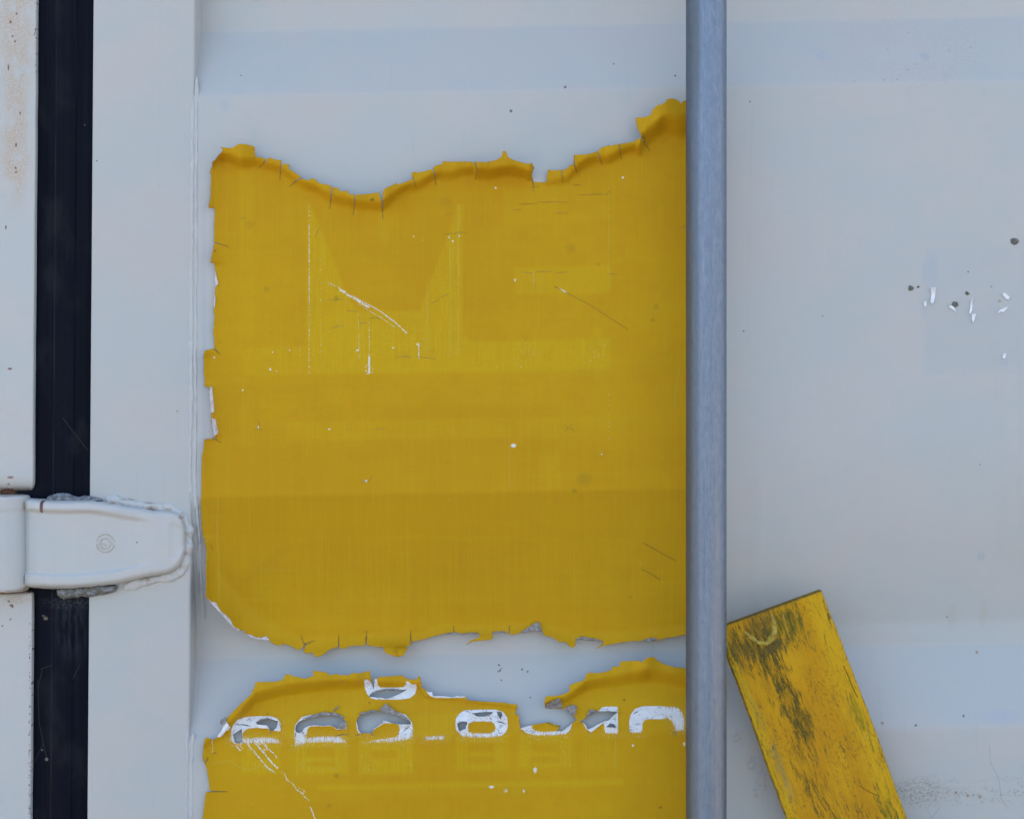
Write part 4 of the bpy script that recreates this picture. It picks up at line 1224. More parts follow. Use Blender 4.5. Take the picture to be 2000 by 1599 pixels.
def fine_points(outline, holes):
    """extra mesh points along every scratch and chip so that the masks stay crisp"""
    P_ = []
    for pts, w, k in SCR_W + SCR_Y + SCR_D:
        if w > 9: continue
        for (a, b) in zip(pts[:-1], pts[1:]):
            L = math.hypot(b[0] - a[0], b[1] - a[1]); n = max(1, int(L / 1.6))
            nx_, ny_ = -(b[1] - a[1]) / L, (b[0] - a[0]) / L
            for i in range(n):
                t = i / n
                for s_ in np.arange(-w * 1.6 - .6, w * 1.6 + .7, max(.8, w * .55)):
                    P_.append((a[0] + (b[0] - a[0]) * t + nx_ * s_ + random.uniform(-.1, .1), a[1] + (b[1] - a[1]) * t + ny_ * s_ + random.uniform(-.1, .1)))
    for cx, cy, rx, ry, k in CHIPS + DMARK:
        if rx > 6: continue
        for a in np.arange(-rx * 1.6, rx * 1.6 + .1, 1.1):
            for b in np.arange(-ry * 1.6, ry * 1.6 + .1, 1.1):
                P_.append((cx + a + random.uniform(-.1, .1), cy + b + random.uniform(-.1, .1)))
    P_ = np.array(P_)
    m_ = inside(P_[:, 0], P_[:, 1], outline)
    for h_ in holes:
        m_ &= ~inside(P_[:, 0], P_[:, 1], h_)
    return P_[m_]

def zone(x, y, polys, soft=3.0):
    a = np.zeros(x.shape)
    for wgt, poly in polys:
        s = sdf(x, y, poly, 12)
        a = np.maximum(a, wgt * sstep(-soft * 1.6, soft * 1.6, s))
    return a
def box_poly(x0, y0, x1, y1, t=0.0):
    return [(x0, y0 - 0.0 * t), (x1, y0 - TILT * (x1 - x0)), (x1, y1 - TILT * (x1 - x0)), (x0, y1)]

AB_UP = [(.85, [(600, 395), (606, 398), (622, 440), (645, 492), (660, 530), (675, 570), (694, 608), (820, 607), (838, 560), (848, 525), (868, 480), (882, 440), (892, 400), (902, 398), (903, 655), (922, 668), (1192, 660), (1192, 722), (905, 727), (600, 731)]),
         (.55, [(470, 680), (600, 677), (600, 731), (480, 736)]), (.65, [(1006, 522), (1192, 518), (1192, 572), (1006, 576)]), (.30, [(735, 395), (778, 392), (762, 470), (746, 478)]),
         (.28, [(985, 370), (1192, 360), (1192, 430), (985, 440)]), (.34, [(466, 300), (497, 300), (497, 680), (466, 680)]), (.45, box_poly(560, 824, 1000, 862)), (.30, box_poly(1000, 818, 1200, 856)),
         (.22, box_poly(470, 740, 470 + 20, 870)), (.30, box_poly(622, 756, 680, 792)), (.22, box_poly(700, 758, 786, 792)), (.20, box_poly(860, 756, 1060, 790)), (.16, box_poly(1080, 752, 1200, 786)), (.16, box_poly(640, 898, 830, 966)), (.20, box_poly(880, 890, 1010, 962)),
         (.24, box_poly(1050, 885, 1096, 955)), (.14, box_poly(1096, 700, 1210, 880)), (.18, box_poly(490, 1140, 560, 1176)), (.20, box_poly(660, 1144, 790, 1180)), (.16, box_poly(840, 1130, 990, 1176)), (.18, box_poly(520, 1212, 1060, 1230)), (.10, box_poly(1060, 980, 1330, 1180)),
         (.12, box_poly(560, 980, 1050, 1060)), (.55, [(1160, 640), (1175, 640), (1175, 740), (1160, 740)])]
# faint ghost capitals low down on the right
for (x0, pl) in ((1100, [(0, 0), (8, 0), (8, 50), (0, 50)]), (1120, [(0, 0), (36, 0), (36, 8), (8, 8), (8, 42), (36, 42), (36, 50), (0, 50)]), (1170, [(0, 0), (8, 0), (34, 38), (34, 0), (42, 0), (42, 50), (34, 50), (8, 12), (8, 50), (0, 50)]),
                 (1248, [(0, 10), (10, 0), (48, 0), (48, 8), (12, 8), (8, 14), (8, 38), (12, 42), (40, 42), (40, 30), (24, 30), (24, 22), (48, 22), (48, 42), (40, 50), (8, 50), (0, 42)])):
    AB_UP.append((.30, [(x0 + a, 1112 + b) for a, b in pl]))

def close_cracks(pts, k=0.55, reach=34):
    """draw the two lips of every sharp slit closer together"""
    p = [np.array(q, float) for q in pts]; n = len(p); out = [q.copy() for q in p]
    for i in range(n):
        a = p[(i - 1) % n] - p[i]; b = p[(i + 1) % n] - p[i]
        la, lb = np.hypot(*a), np.hypot(*b)
        if la < .5 or lb < .5: continue
        c = (a @ b) / la / lb
        ins = (p[(i - 1) % n] + p[(i + 1) % n]) / 2
        if c > 0.93 and not inside(np.array([ins[0]]), np.array([ins[1]]), pts)[0]:
            for j in (1, 2, 3):
                u, w = (i - j) % n, (i + j) % n
                if np.hypot(*(p[u] - p[i])) > reach or np.hypot(*(p[w] - p[u])) > 6: break
                m_ = (p[u] + p[w]) / 2; kk = k * (1.0, .9, .6)[j - 1]
                out[u] = p[u] + (m_ - p[u]) * kk; out[w] = p[w] + (m_ - p[w]) * kk
    return [tuple(q) for q in out]
up_out = roughen(close_cracks(UP_TOP + UP_BOT + UP_LEFT), 4.5, 0.40)
v, f = cdt_sheet(up_out, crk_up, 3.6, add=fine_points(up_out, crk_up))
X, Y = v[:, 0], v[:, 1]
e = np.full(X.shape, 60.0)
near = (Y < 470) | (Y > 1150) | (X < 470)
e[near] = seg_dist(X[near], Y[near], np.array(UP_TOP + UP_BOT + UP_LEFT))
dz = upper_depth(X, Y, e)
UPPER_XY, UPPER_D = v.copy(), dz.copy()
up = thing('yellow_vinyl_sheet', 'large square yellow vinyl sheet with ragged curling edges, no white numbers, left of the rod', 'sticker', P(700, 1250, 0.001), 'peeling yellow vinyl sheets on the door')
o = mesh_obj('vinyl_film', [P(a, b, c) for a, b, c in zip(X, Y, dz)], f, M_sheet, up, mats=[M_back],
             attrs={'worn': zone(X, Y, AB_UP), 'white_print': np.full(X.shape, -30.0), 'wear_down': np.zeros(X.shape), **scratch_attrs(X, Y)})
md = o.modifiers.new('thickness', 'SOLIDIFY'); md.thickness = 0.00040; md.offset = -1; md.material_offset = 1; md.material_offset_rim = 1

def near_depth(XY, DD, x, y):
    out = np.empty(len(x))
    for i in range(len(x)):
        k = np.argmin((XY[:, 0] - x[i]) ** 2 + (XY[:, 1] - y[i]) ** 2)
        out[i] = DD[k]
    return out
def flap(poly, base_a, base_b, rise, mat, parent, XY, DD, step=2.2, lift=0.0006, bow=0.0012, name='curled_flap'):
    """a piece folded over, hinged on the line base_a-base_b, backing side up"""
    v, f = cdt_sheet(roughen(poly, 3, .3), [], step)
    a = np.array(base_a, float); b = np.array(base_b, float)
    n = np.array([-(b - a)[1], (b - a)[0]]); n /= np.hypot(*n)
    t = np.abs((v - a) @ n); t = t / max(t.max(), 1e-6)
    d0 = near_depth(XY, DD, v[:, 0], v[:, 1])
    z = d0 + lift + rise * t + bow * np.sin(np.pi * np.clip(t, 0, 1)) + 0.0003 * (fbm(v[:, 0] / 6, v[:, 1] / 6, 3) - .5)
    o = mesh_obj(name, [P(p[0], p[1], c) for p, c in zip(v, z)], f, mat, parent, attrs={'white_print': np.full(len(v), -30.0)})
    m_ = o.modifiers.new('thickness', 'SOLIDIFY'); m_.thickness = 0.00022; m_.offset = -1
    return o
UF = (UPPER_XY, UPPER_D)
flap([(1014, 1235.5), (1030, 1226), (1042, 1218), (1052.5, 1213.5), (1055, 1221), (1059.5, 1231.5), (1046, 1232), (1034, 1233.4)], (1014, 1236), (1060, 1232), .0022, M_back, up, *UF)
flap([(1127, 1247.5), (1133, 1243), (1140, 1242.5), (1150, 1245), (1165, 1247), (1178, 1252.5), (1168, 1251), (1150, 1250)], (1127, 1249), (1178, 1252), .0010, M_back, up, *UF)
flap([(1250, 1252), (1262, 1247), (1274, 1244.5), (1286, 1246), (1280, 1250), (1268, 1252)], (1250, 1252), (1286, 1250), .0010, M_back, up, *UF)
flap([(402.5, 1166), (412, 1173), (422, 1177), (427, 1186), (432, 1194), (441, 1200), (448, 1207), (454, 1217), (459, 1225), (468, 1228), (467, 1232.6), (458, 1225.6), (449, 1217.5), (439, 1206.5), (429, 1195.5), (417, 1183)],
     (402, 1166), (468, 1234), .0006, M_backl, up, *UF, lift=.0005, bow=.0003)
flap([(478, 1237), (490, 1239), (500, 1243.5), (512, 1245), (520, 1241), (527, 1250), (512, 1248.6), (499, 1246.6), (488, 1242.4)], (478, 1238), (528, 1251), .0006, M_backl, up, *UF, lift=.0005, bow=.0003)
flap([(410, 755), (414, 754.6), (416, 770), (417.6, 788), (418.6, 805), (412, 806), (411, 785), (409.5, 768)], (410, 756), (412, 806), .0006, M_backl, up, *UF, lift=.0006, bow=.0004)
flap([(414, 817), (421.5, 818), (423, 830), (424, 837), (420, 838), (425.6, 838.6), (425.4, 847), (418, 851.5), (416.6, 840), (414.4, 826)], (413, 817), (417, 850), .0006, M_backl, up, *UF, lift=.0006, bow=.0004)
flap([(421, 531), (424, 545), (426.6, 554), (421, 560), (419.5, 548)], (421, 531), (420, 560), .0004, M_backl, up, *UF, lift=.0006, bow=.0003)
flap([(419, 574), (421, 582), (419.6, 600), (417.6, 600), (418.4, 585)], (418, 574), (417, 600), .0003, M_backl, up, *UF, lift=.0006, bow=.0002)
flap([(860, 1238.8), (874, 1236), (886, 1233.5), (904, 1237), (918, 1234.6), (934, 1235), (920, 1235.9), (904, 1239), (886, 1236), (874, 1238)], (860, 1239), (934, 1236), .0006, M_back, up, *UF, lift=.0004, bow=.0002)
flap([(964, 1233.4), (984, 1231.6), (990, 1234.6), (976, 1235)], (964, 1234), (990, 1235), .0006, M_back, up, *UF, lift=.0004, bow=.0002)
flap([(774, 1262), (786, 1262), (796, 1263.5), (793, 1271), (788, 1279), (779, 1282.5), (775, 1273)], (774, 1260), (797, 1262), .0030, M_sheet, up, *UF, lift=.0006, bow=.0020)

# --- lower sheet with the worn telephone number
def r1(pts): return [(380 + a / 4.0, 1250 + b / 4.0) for a, b in pts]
def r2(pts): return [(860 + a / 4.0, 1200 + b / 4.0) for a, b in pts]
LO = [(396, 2060), (395.5, 1597), (399, 1570), (402.5, 1546)] + [(415, 1545.6), (438, 1545.2), (418, 1543.4)] + [(409, 1541), (407.5, 1522.5), (405, 1508), (402.5, 1496), (399, 1487.5)] + [(404, 1484.5), (406, 1481), (402.5, 1484.8)] + [(395, 1486), (396, 1474), (397, 1462.5), (398.4, 1452), (400, 1442.5), (402.5, 1439), (410, 1442),
      (420, 1443)] + r1([(175, 755), (200, 735), (225, 705), (250, 680), (255, 650), (250, 625), (255, 605), (290, 565), (330, 525), (365, 490), (400, 460), (430, 430), (450, 410), (448, 400), (470, 365), (470, 345), (475, 325), (560, 323), (640, 320), (690, 305), (696, 290), (700, 280), (712, 272), (708, 262), (724, 264), (732, 270), (750, 258),
      (750, 268), (765, 280), (800, 284), (830, 290), (870, 298), (900, 286), (930, 278), (928, 258), (920, 235), (980, 242), (1040, 250), (1045, 268), (1070, 270), (1100, 262), (1125, 262), (1135, 270), (1150, 274), (1170, 265), (1200, 272), (1212, 270), (1225, 255), (1290, 255), (1330, 246), (1368, 235), (1375, 265), (1382, 300), (1390, 345), (1394, 380),
      (1402, 380), (1402, 340), (1406, 310), (1410, 295), (1425, 300), (1440, 284), (1480, 282), (1530, 278), (1575, 276), (1620, 272), (1640, 286), (1665, 302), (1700, 304), (1740, 300), (1742, 290), (1745, 282), (1755, 279), (1765, 288), (1768, 298), (1762, 312), (1774, 330), (1775, 348), (1766, 370), (1782, 370), (1800, 380), (1812, 388), (1818, 402), (1850, 402),
      (1862, 412), (1856, 424), (1870, 436), (1930, 434), (1999, 440)]) + r2([(110, 640), (135, 632), (150, 638), (190, 634), (205, 640), (206, 665), (203, 692), (210, 668), (280, 672), (350, 678), (440, 682), (510, 686), (540, 694), (600, 700), (606, 706), (597, 735), (585, 775), (612, 782), (612, 800), (618, 840), (624, 886), (660, 876), (700, 865), (760, 852), (820, 842),
      (870, 855), (905, 868), (925, 873), (930, 885), (915, 900), (915, 905), (905, 925), (895, 950), (912, 925), (922, 906), (945, 912), (965, 900), (990, 880), (1030, 848), (1068, 817), (1040, 790), (1000, 755), (970, 733), (890, 733), (820, 730), (815, 690), (818, 660), (820, 640), (845, 632), (870, 632), (875, 637), (920, 630), (960, 620), (1005, 600), (1010, 575), (1008, 550), (1060, 530),
      (1130, 507), (1130, 490), (1135, 470), (1150, 455), (1165, 455), (1172, 446), (1180, 452), (1230, 454), (1280, 448), (1310, 438), (1340, 430), (1341, 415), (1342, 405), (1370, 404), (1402, 402), (1400, 385), (1405, 368), (1440, 362), (1480, 360), (1530, 358), (1560, 362), (1580, 372), (1590, 350), (1620, 335), (1665, 328), (1680, 338), (1690, 350), (1710, 365), (1740, 380), (1770, 392),
      (1800, 400), (1840, 410), (1870, 412), (1905, 412), (1918, 424), (1960, 430)]) + [(1378, 1308), (1378, 2060)]
HOLES = [r1([(478, 642), (520, 628), (560, 615), (590, 612), (625, 622), (655, 632), (648, 655), (640, 680), (620, 700), (602, 712), (590, 700), (575, 682), (530, 668), (490, 657)]),
         r1([(300, 735), (330, 712), (368, 690), (372, 730), (374, 795), (345, 802), (318, 800), (306, 770)]),
         r1([(790, 665), (815, 635), (850, 618), (940, 600), (1000, 588), (1050, 580), (1100, 584), (1140, 600), (1162, 612), (1180, 632), (1150, 660), (1130, 680), (1112, 692), (1085, 672), (1062, 664), (1000, 666), (940, 662), (890, 668), (865, 680), (850, 690), (842, 714), (815, 722), (792, 716), (786, 695)]),
         r1([(1265, 632), (1275, 605), (1290, 588), (1340, 570), (1420, 550), (1450, 552), (1510, 568), (1600, 592), (1650, 616), (1690, 640), (1688, 656), (1640, 656), (1600, 655), (1540, 645), (1500, 630), (1470, 628), (1478, 640), (1440, 662), (1400, 692), (1392, 722), (1340, 724), (1300, 724), (1280, 700), (1272, 665)]),
         r1([(1362, 438), (1375, 418), (1392, 404), (1440, 396), (1500, 388), (1580, 384), (1660, 384), (1620, 408), (1570, 432), (1520, 452), (1484, 456), (1470, 448), (1420, 446)]),
         r2([(240, 772), (300, 762), (350, 758), (412, 757), (402, 774), (370, 788), (340, 795), (285, 794), (268, 780)]),
         r2([(440, 754), (478, 758), (486, 785), (478, 800), (470, 816), (455, 795)]),
         r2([(132, 848), (150, 838), (170, 833), (205, 834), (212, 850), (200, 870), (200, 890), (170, 898), (158, 908), (142, 898)]),
         r2([(1082, 832), (1105, 826), (1150, 792), (1190, 768), (1225, 754), (1300, 752), (1388, 757), (1360, 780), (1336, 800), (1328, 815), (1300, 828), (1285, 827), (1230, 855), (1190, 880), (1152, 896), (1140, 872), (1122, 845)]),
         r2([(1292, 876), (1310, 862), (1328, 845), (1352, 852), (1366, 862), (1372, 882), (1340, 880)])]
CR_LO = [r1([(310, 648), (345, 654), (380, 654), (410, 660), (450, 674), (410, 668), (380, 662), (345, 660)]), sliver(*(r1([(405, 625)])[0] + r1([(450, 600)])[0]), .6), sliver(*(r1([(660, 640)])[0] + r1([(680, 690)])[0]), .5),
         sliver(*(r1([(1690, 660)])[0] + r1([(1625, 715)])[0]), .8), sliver(*(r1([(1080, 745)])[0] + r1([(1225, 728)])[0]), .7), sliver(*(r1([(780, 720)])[0] + r1([(795, 755)])[0]), .5), sliver(*(r1([(1300, 730)])[0] + r1([(1255, 745)])[0]), .6),
         sliver(*(r1([(1370, 730)])[0] + r1([(1398, 742)])[0]), .6), sliver(*(r1([(600, 716)])[0] + r1([(580, 730)])[0]), .6), sliver(*(r1([(850, 710)])[0] + r1([(848, 735)])[0]), .5), sliver(*(r1([(1140, 345)])[0] + r1([(1160, 305)])[0]), .3),
         sliver(*(r2([(385, 770)])[0] + r2([(380, 800)])[0]), .5), sliver(*(r2([(380, 800)])[0] + r2([(410, 822)])[0]), .5), sliver(*(r2([(430, 830)])[0] + r2([(520, 855)])[0]), .9), sliver(*(r2([(490, 860)])[0] + r2([(455, 890)])[0]), .4),
         sliver(*(r2([(185, 748)])[0] + r2([(235, 760)])[0]), .5), sliver(*(r2([(265, 798)])[0] + r2([(280, 820)])[0]), .5), sliver(*(r2([(120, 846)])[0] + r2([(95, 852)])[0]), .3), sliver(*(r2([(1500, 778)])[0] + r2([(1555, 748)])[0]), .7),
         sliver(*(r2([(1510, 862)])[0] + r2([(1575, 850)])[0]), .5), sliver(*(r2([(1150, 900)])[0] + r2([(1168, 925)])[0]), .5), sliver(*(r1([(1365, 475)])[0] + r1([(1368, 500)])[0]), .5), sliver(*(r1([(560, 575)])[0] + r1([(580, 568)])[0]), .5),
         sliver(*(r1([(85, 945)])[0] + r1([(105, 925)])[0]), .4), sliver(*(r1([(135, 882)])[0] + r1([(180, 880)])[0]), .4), sliver(*(r2([(640, 895)])[0] + r2([(655, 925)])[0]), .4)]

WHITE = [  # (outer, [inner]) - the lettering, pixel coordinates
 (r1([(276, 792), (276, 740), (284, 700), (300, 662), (335, 620), (400, 597), (520, 590), (600, 592), (650, 610), (680, 650), (684, 712), (640, 712), (590, 700), (560, 680), (500, 680), (420, 688), (392, 705), (378, 760), (560, 752), (620, 756), (660, 772), (680, 800), (640, 806), (380, 808), (372, 820), (300, 812)]), []),
 (r1([(776, 830), (776, 720), (786, 660), (835, 600), (900, 582), (1000, 572), (1090, 572), (1150, 598), (1186, 640), (1186, 694), (1110, 696), (1080, 668), (900, 672), (882, 700), (882, 765), (905, 750), (1000, 745), (1130, 745), (1180, 775), (1190, 805), (960, 800), (880, 806)]), []),
 (r1([(1262, 640), (1290, 588), (1420, 560), (1590, 562), (1650, 580), (1700, 640), (1708, 700), (1704, 765), (1640, 785), (1500, 800), (1330, 800), (1380, 776), (1500, 762), (1580, 745), (1602, 700), (1598, 660), (1560, 648), (1480, 646), (1400, 696), (1388, 726), (1300, 730), (1272, 720)]), []),
 (r1([(1795, 745), (1955, 742), (1955, 775), (1795, 782)]), []), (r2([(-65, 943), (35, 940), (35, 975), (-65, 978)]), []),
 (r2([(118, 850), (122, 810), (150, 770), (190, 745), (300, 740), (430, 740), (490, 758), (522, 800), (528, 870), (515, 920), (480, 950), (400, 962), (250, 962), (170, 955), (135, 925), (120, 890)]), [r2([(215, 878), (220, 850), (250, 834), (320, 832), (390, 834), (420, 848), (432, 878), (424, 905), (395, 920), (320, 922), (250, 920), (222, 905)])]),
 (r2([(610, 780), (632, 800), (660, 868), (720, 850), (1026, 780), (1030, 850), (1015, 905), (980, 935), (880, 946), (740, 946), (665, 925), (625, 885)]), [r2([(710, 868), (730, 850), (800, 840), (900, 850), (935, 872), (930, 895), (895, 908), (780, 910), (735, 900)])]),
 (r2([(1242, 745), (1262, 722), (1300, 716), (1386, 716), (1390, 930), (1282, 930), (1280, 846), (1250, 860), (1180, 918), (1150, 905), (1125, 865), (1112, 838)]), []),
 (r2([(1477, 925), (1476, 830), (1486, 780), (1520, 735), (1580, 713), (1700, 712), (1820, 713), (1870, 728), (1904, 775), (1912, 830), (1912, 910), (1820, 912), (1818, 862), (1805, 832), (1780, 816), (1620, 815), (1592, 826), (1580, 850), (1577, 925)]), []),
 (r1([(1322, 300), (1330, 370), (1345, 415), (1375, 450), (1420, 462), (1600, 462), (1680, 452), (1722, 420), (1737, 370), (1730, 340), (1700, 345), (1655, 310), (1652, 340), (1630, 366), (1550, 368), (1450, 368), (1430, 345), (1428, 295), (1405, 290), (1392, 360), (1380, 330), (1360, 305)]), []),
 (r1([(1800, 375), (1860, 400), (1875, 430), (1999, 432), (2120, 430), (2120, 446), (1999, 450), (1880, 450), (1840, 435), (1815, 405)]), []),
]
def white_sdf(x, y):
    w = np.full(x.shape, -30.0)
    for outer, inner in WHITE:
        s = sdf(x, y, outer)
        for q in inner:
            s = np.minimum(s, -sdf(x, y, q))
        w = np.maximum(w, s)
    return w
AB_LO = [(.8, box_poly(470, 1437, 548, 1510)), (.95, box_poly(574, 1440, 680, 1512)), (.85, box_poly(700, 1440, 808, 1512)), (.8, box_poly(888, 1436, 994, 1505)), (.8, box_poly(1012, 1434, 1118, 1500)), (.30, box_poly(1130, 1430, 1210, 1500)),
         (.8, box_poly(620, 1532, 1220, 1544)), (.20, box_poly(660, 1544, 1100, 1556)), (.40, r1([(460, 430), (760, 360), (1300, 350), (1330, 480), (1260, 600), (780, 570), (440, 560)])), (.5, r1([(680, 560), (790, 600), (780, 800), (690, 760)])), (.6, r1([(1700, 580), (2100, 560), (2000, 800), (1710, 740)])),
         (.5, r2([(30, 780), (120, 780), (120, 940), (20, 940)])), (.28, r2([(900, 640), (1340, 520), (1860, 560), (1900, 720), (1480, 700), (1230, 730)])), (.30, box_poly(920, 1574, 950, 1599)), (.30, box_poly(1165, 1568, 1215, 1590)), (.14, box_poly(420, 1440, 1330, 1520))]
# darker counters of the ghost digits (cut out of the worn zones)
CUT = [(600, 1458, 655, 1478), (600, 1486, 655, 1496), (726, 1465, 776, 1480), (914, 1450, 966, 1468), (914, 1476, 966, 1490), (1040, 1452, 1090, 1468), (1040, 1476, 1090, 1488), (500, 1462, 540, 1482)]

def lower_depth(x, y, e):
    base = panel_depth(x, y)
    t = y + TILT * (x - 385)
    hang = np.interp(t, [1280, 1340, 1446, 1500], [-0.0200, -0.0135, 0.0, 0.0])
    d = np.maximum(base, np.where(t < 1446, hang, base)) + 0.0006
    TX = [395, 440, 500, 560, 640, 700, 728, 733, 820, 830, 900, 1010, 1065, 1110, 1145, 1200, 1270, 1340, 1378]
    TY = [1440, 1405, 1335, 1320, 1312, 1311, 1312, 1320, 1325, 1350, 1358, 1374, 1362, 1345, 1315, 1303, 1284, 1303, 1306]
    TA = [3, 5, 9, 8, 8, 7.5, 6, 5.5, 5, 2, 2, 2, 4, 6, 7.5, 8, 9.5, 7, 6]
    TW = [26, 36, 44, 44, 42, 40, 30, 26, 24, 16, 14, 14, 22, 30, 38, 44, 54, 46, 44]
    dy = y - np.interp(x, TX, TY)
    w = np.interp(x, TX, TW)
    up = np.clip(1 - dy / w, 0, 1.25)
    d = d + np.interp(x, TX, TA) * 0.001 * 2.15 * (0.75 + 0.5 * vnoise(x / 30.0, 0 * x + 4, 35)) * (0.88 * sstep(0.02, 0.72, up) + 0.12 * up) + 0.0045 * np.exp(-((t - 1395) / 50.0) ** 2) * sstep(400, 470, x)
    LY = [1430, 1445, 1485, 1490, 1540, 1546, 1600, 2000]
    ll = np.interp(y, LY, [400, 399, 396, 400, 409, 402, 395, 395])
    la = np.interp(y, LY, [4, 4.5, 4.5, 3, 2.5, 3.5, 2.5, 2])
    d = d + la * 0.001 * np.clip(1 - (x - ll) / 28.0, 0, 1.2) ** 1.8 * (y > 1425)
    # torn rims of the holes stand off a little
    rim = np.full(x.shape, 40.0)
    nm = (y > 1330) & (y < 1450)
    for hl in HOLES:
        rim[nm] = np.minimum(rim[nm], seg_dist(x[nm], y[nm], hl))
    d = d + 0.0022 * np.exp(-rim / 5.0) * (0.5 + vnoise(x / 14, y / 14, 8))
    tear = np.array(r2([(585, 775), (612, 782), (624, 886), (700, 865), (820, 842), (915, 900), (990, 880), (1068, 817), (970, 733), (820, 730), (815, 690)]))
    d = d + 0.0022 * np.exp(-seg_dist(x, y, tear, closed=False) / 6.0)
    d = d + 0.0004 * (fbm(x / 90, y / 70, 15) - .5) + 0.0002 * (fbm(x / 22, y / 20, 16) - .5) * np.exp(-e / 40.0) * 3
    for (cx, tip, s_, L) in ((730, 1345, 1.4, 26), (686, 1325, .9, 14), (1195, 1308, .8, 10)):
        k = np.clip((tip - y) / L, 0, 1)
        d = d + s_ * 0.001 * .6 * k * np.where(x > cx, 1, -.3) * np.exp(-np.abs(x - cx) / 26.0)
    return np.maximum(d, base + 0.0003)

lo_out = roughen(close_cracks(LO), 4.5, 0.40)
lo_holes = [roughen(h_, 4, .35) for h_ in HOLES] + CR_LO
v, f = cdt_sheet(lo_out, lo_holes, 3.2, add=fine_points(lo_out, lo_holes), extra=lambda a, b: (b < 1640) | ((np.floor(a / 3.2) % 3 == 0) & (np.floor(b / 3.2) % 3 == 0)))
X, Y = v[:, 0], v[:, 1]
e = np.full(X.shape, 60.0)
near = (Y < 1620)
e[near] = seg_dist(X[near], Y[near], np.array(LO))
dz = lower_depth(X, Y, e)
wz = zone(X, Y, AB_LO)
for (a, b, c, d_) in CUT:
    wz = wz * (1 - .8 * sstep(-3, 3, sdf(X, Y, [(a, b), (c, b), (c, d_), (a, d_)], 12)))
ws = white_sdf(X, Y)
wd = sstep(1425, 1441, Y) * (X < 1345)
wd = np.maximum(wd, sstep(1292, 1300, X) * sstep(1372, 1384, Y) * .8)
wd = np.maximum(wd, .55 * np.exp(-((X - 552) / 8.0) ** 2))
wd = np.maximum(wd, .5 * sstep(805, 830, X) * sstep(1330, 1318, Y))
wd = np.maximum(wd, .6 * sstep(1430 - 9, 1436, Y))
wd = np.maximum(wd, .55 * sstep(1318 + 14, 1320, Y) * (X < 900))
lo = thing('yellow_vinyl_sheet', 'lower torn yellow vinyl sheet bearing a row of broken white numbers, at the bottom edge', 'sticker', P(700, 1700, 0.001), 'peeling yellow vinyl sheets on the door')
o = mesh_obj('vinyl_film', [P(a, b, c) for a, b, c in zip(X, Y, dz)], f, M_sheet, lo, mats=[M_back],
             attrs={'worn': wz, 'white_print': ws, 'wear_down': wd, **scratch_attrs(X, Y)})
md = o.modifiers.new('thickness', 'SOLIDIFY'); md.thickness = 0.00040; md.offset = -1; md.material_offset = 1; md.material_offset_rim = 1
LF = (v.copy(), dz.copy())
flap(r1([(1440, 545), (1470, 515), (1505, 488), (1520, 515), (1560, 545), (1620, 575), (1660, 602), (1692, 640), (1650, 618), (1600, 592), (1510, 566)]), r1([(1425, 550)])[0], r1([(1695, 645)])[0], .0030, M_back, lo, *LF, bow=.0014)
flap(r2([(822, 722), (835, 700), (870, 675), (932, 652), (945, 680), (952, 728), (900, 730), (822, 732)]), r2([(820, 732)])[0], r2([(955, 732)])[0], .0028, M_back, lo, *LF, bow=.0014)
flap(r2([(968, 728), (1010, 708), (1045, 700), (1068, 722), (1052, 780), (1040, 792), (1005, 760)]), r2([(965, 730)])[0], r2([(1045, 796)])[0], .0024, M_back, lo, *LF, bow=.0012)
flap(r2([(1140, 795), (1155, 760), (1180, 735), (1205, 745), (1228, 752), (1190, 768)]), r2([(1140, 797)])[0], r2([(1230, 753)])[0], .0022, M_back, lo, *LF, bow=.001)
flap(r1([(840, 612), (900, 590), (960, 572), (1020, 556), (1045, 560), (1040, 578), (950, 598), (870, 614)]), r1([(840, 616)])[0], r1([(1050, 582)])[0], .0016, M_back, lo, *LF, bow=.0008)
flap(r1([(1050, 566), (1080, 560), (1140, 580), (1168, 600), (1162, 612), (1110, 590), (1060, 580)]), r1([(1050, 580)])[0], r1([(1165, 612)])[0], .0012, M_back, lo, *LF, bow=.0006)
flap(r1([(1286, 585), (1290, 565), (1330, 560), (1370, 545), (1420, 545), (1425, 552), (1350, 568)]), r1([(1286, 588)])[0], r1([(1425, 552)])[0], .0012, M_back, lo, *LF, bow=.0006)
flap(r1([(1110, 680), (1140, 650), (1180, 628), (1182, 660), (1176, 690), (1130, 690)]), r1([(1108, 690)])[0], r1([(1180, 628)])[0], .0016, M_back, lo, *LF, bow=.0008)
flap(r1([(1390, 402), (1450, 384), (1520, 376), (1590, 382), (1560, 390), (1480, 390)]), r1([(1388, 406)])[0], r1([(1600, 386)])[0], .0012, M_back, lo, *LF, bow=.0006)
flap(r1([(1085, 552), (1100, 530), (1122, 506), (1124, 515), (1108, 540), (1092, 556)]), r1([(1085, 552)])[0], r1([(1092, 556)])[0], .0014, M_back, lo, *LF, bow=.0006)
flap(r1([(480, 640), (520, 614), (570, 604), (592, 612), (540, 622)]), r1([(478, 642)])[0], r1([(592, 613)])[0], .0012, M_back, lo, *LF, bow=.0005)
flap(r1([(175, 752), (205, 712), (228, 668), (250, 640), (262, 655), (282, 682), (262, 702), (240, 712), (215, 748), (196, 758)]), r1([(170, 755)])[0], r1([(255, 640)])[0], .0030, M_flake, lo, *LF, bow=.001)
flap(r1([(196, 640), (206, 618), (232, 600), (258, 604), (250, 625), (225, 648), (205, 660)]), r1([(260, 604)])[0], r1([(250, 650)])[0], .0030, M_back, lo, *LF, bow=.001)
flap(r2([(842, 836), (900, 858), (940, 868), (935, 878), (880, 862), (825, 842)]), r2([(825, 842)])[0], r2([(935, 878)])[0], .0010, M_chip, lo, *LF, bow=.0005)
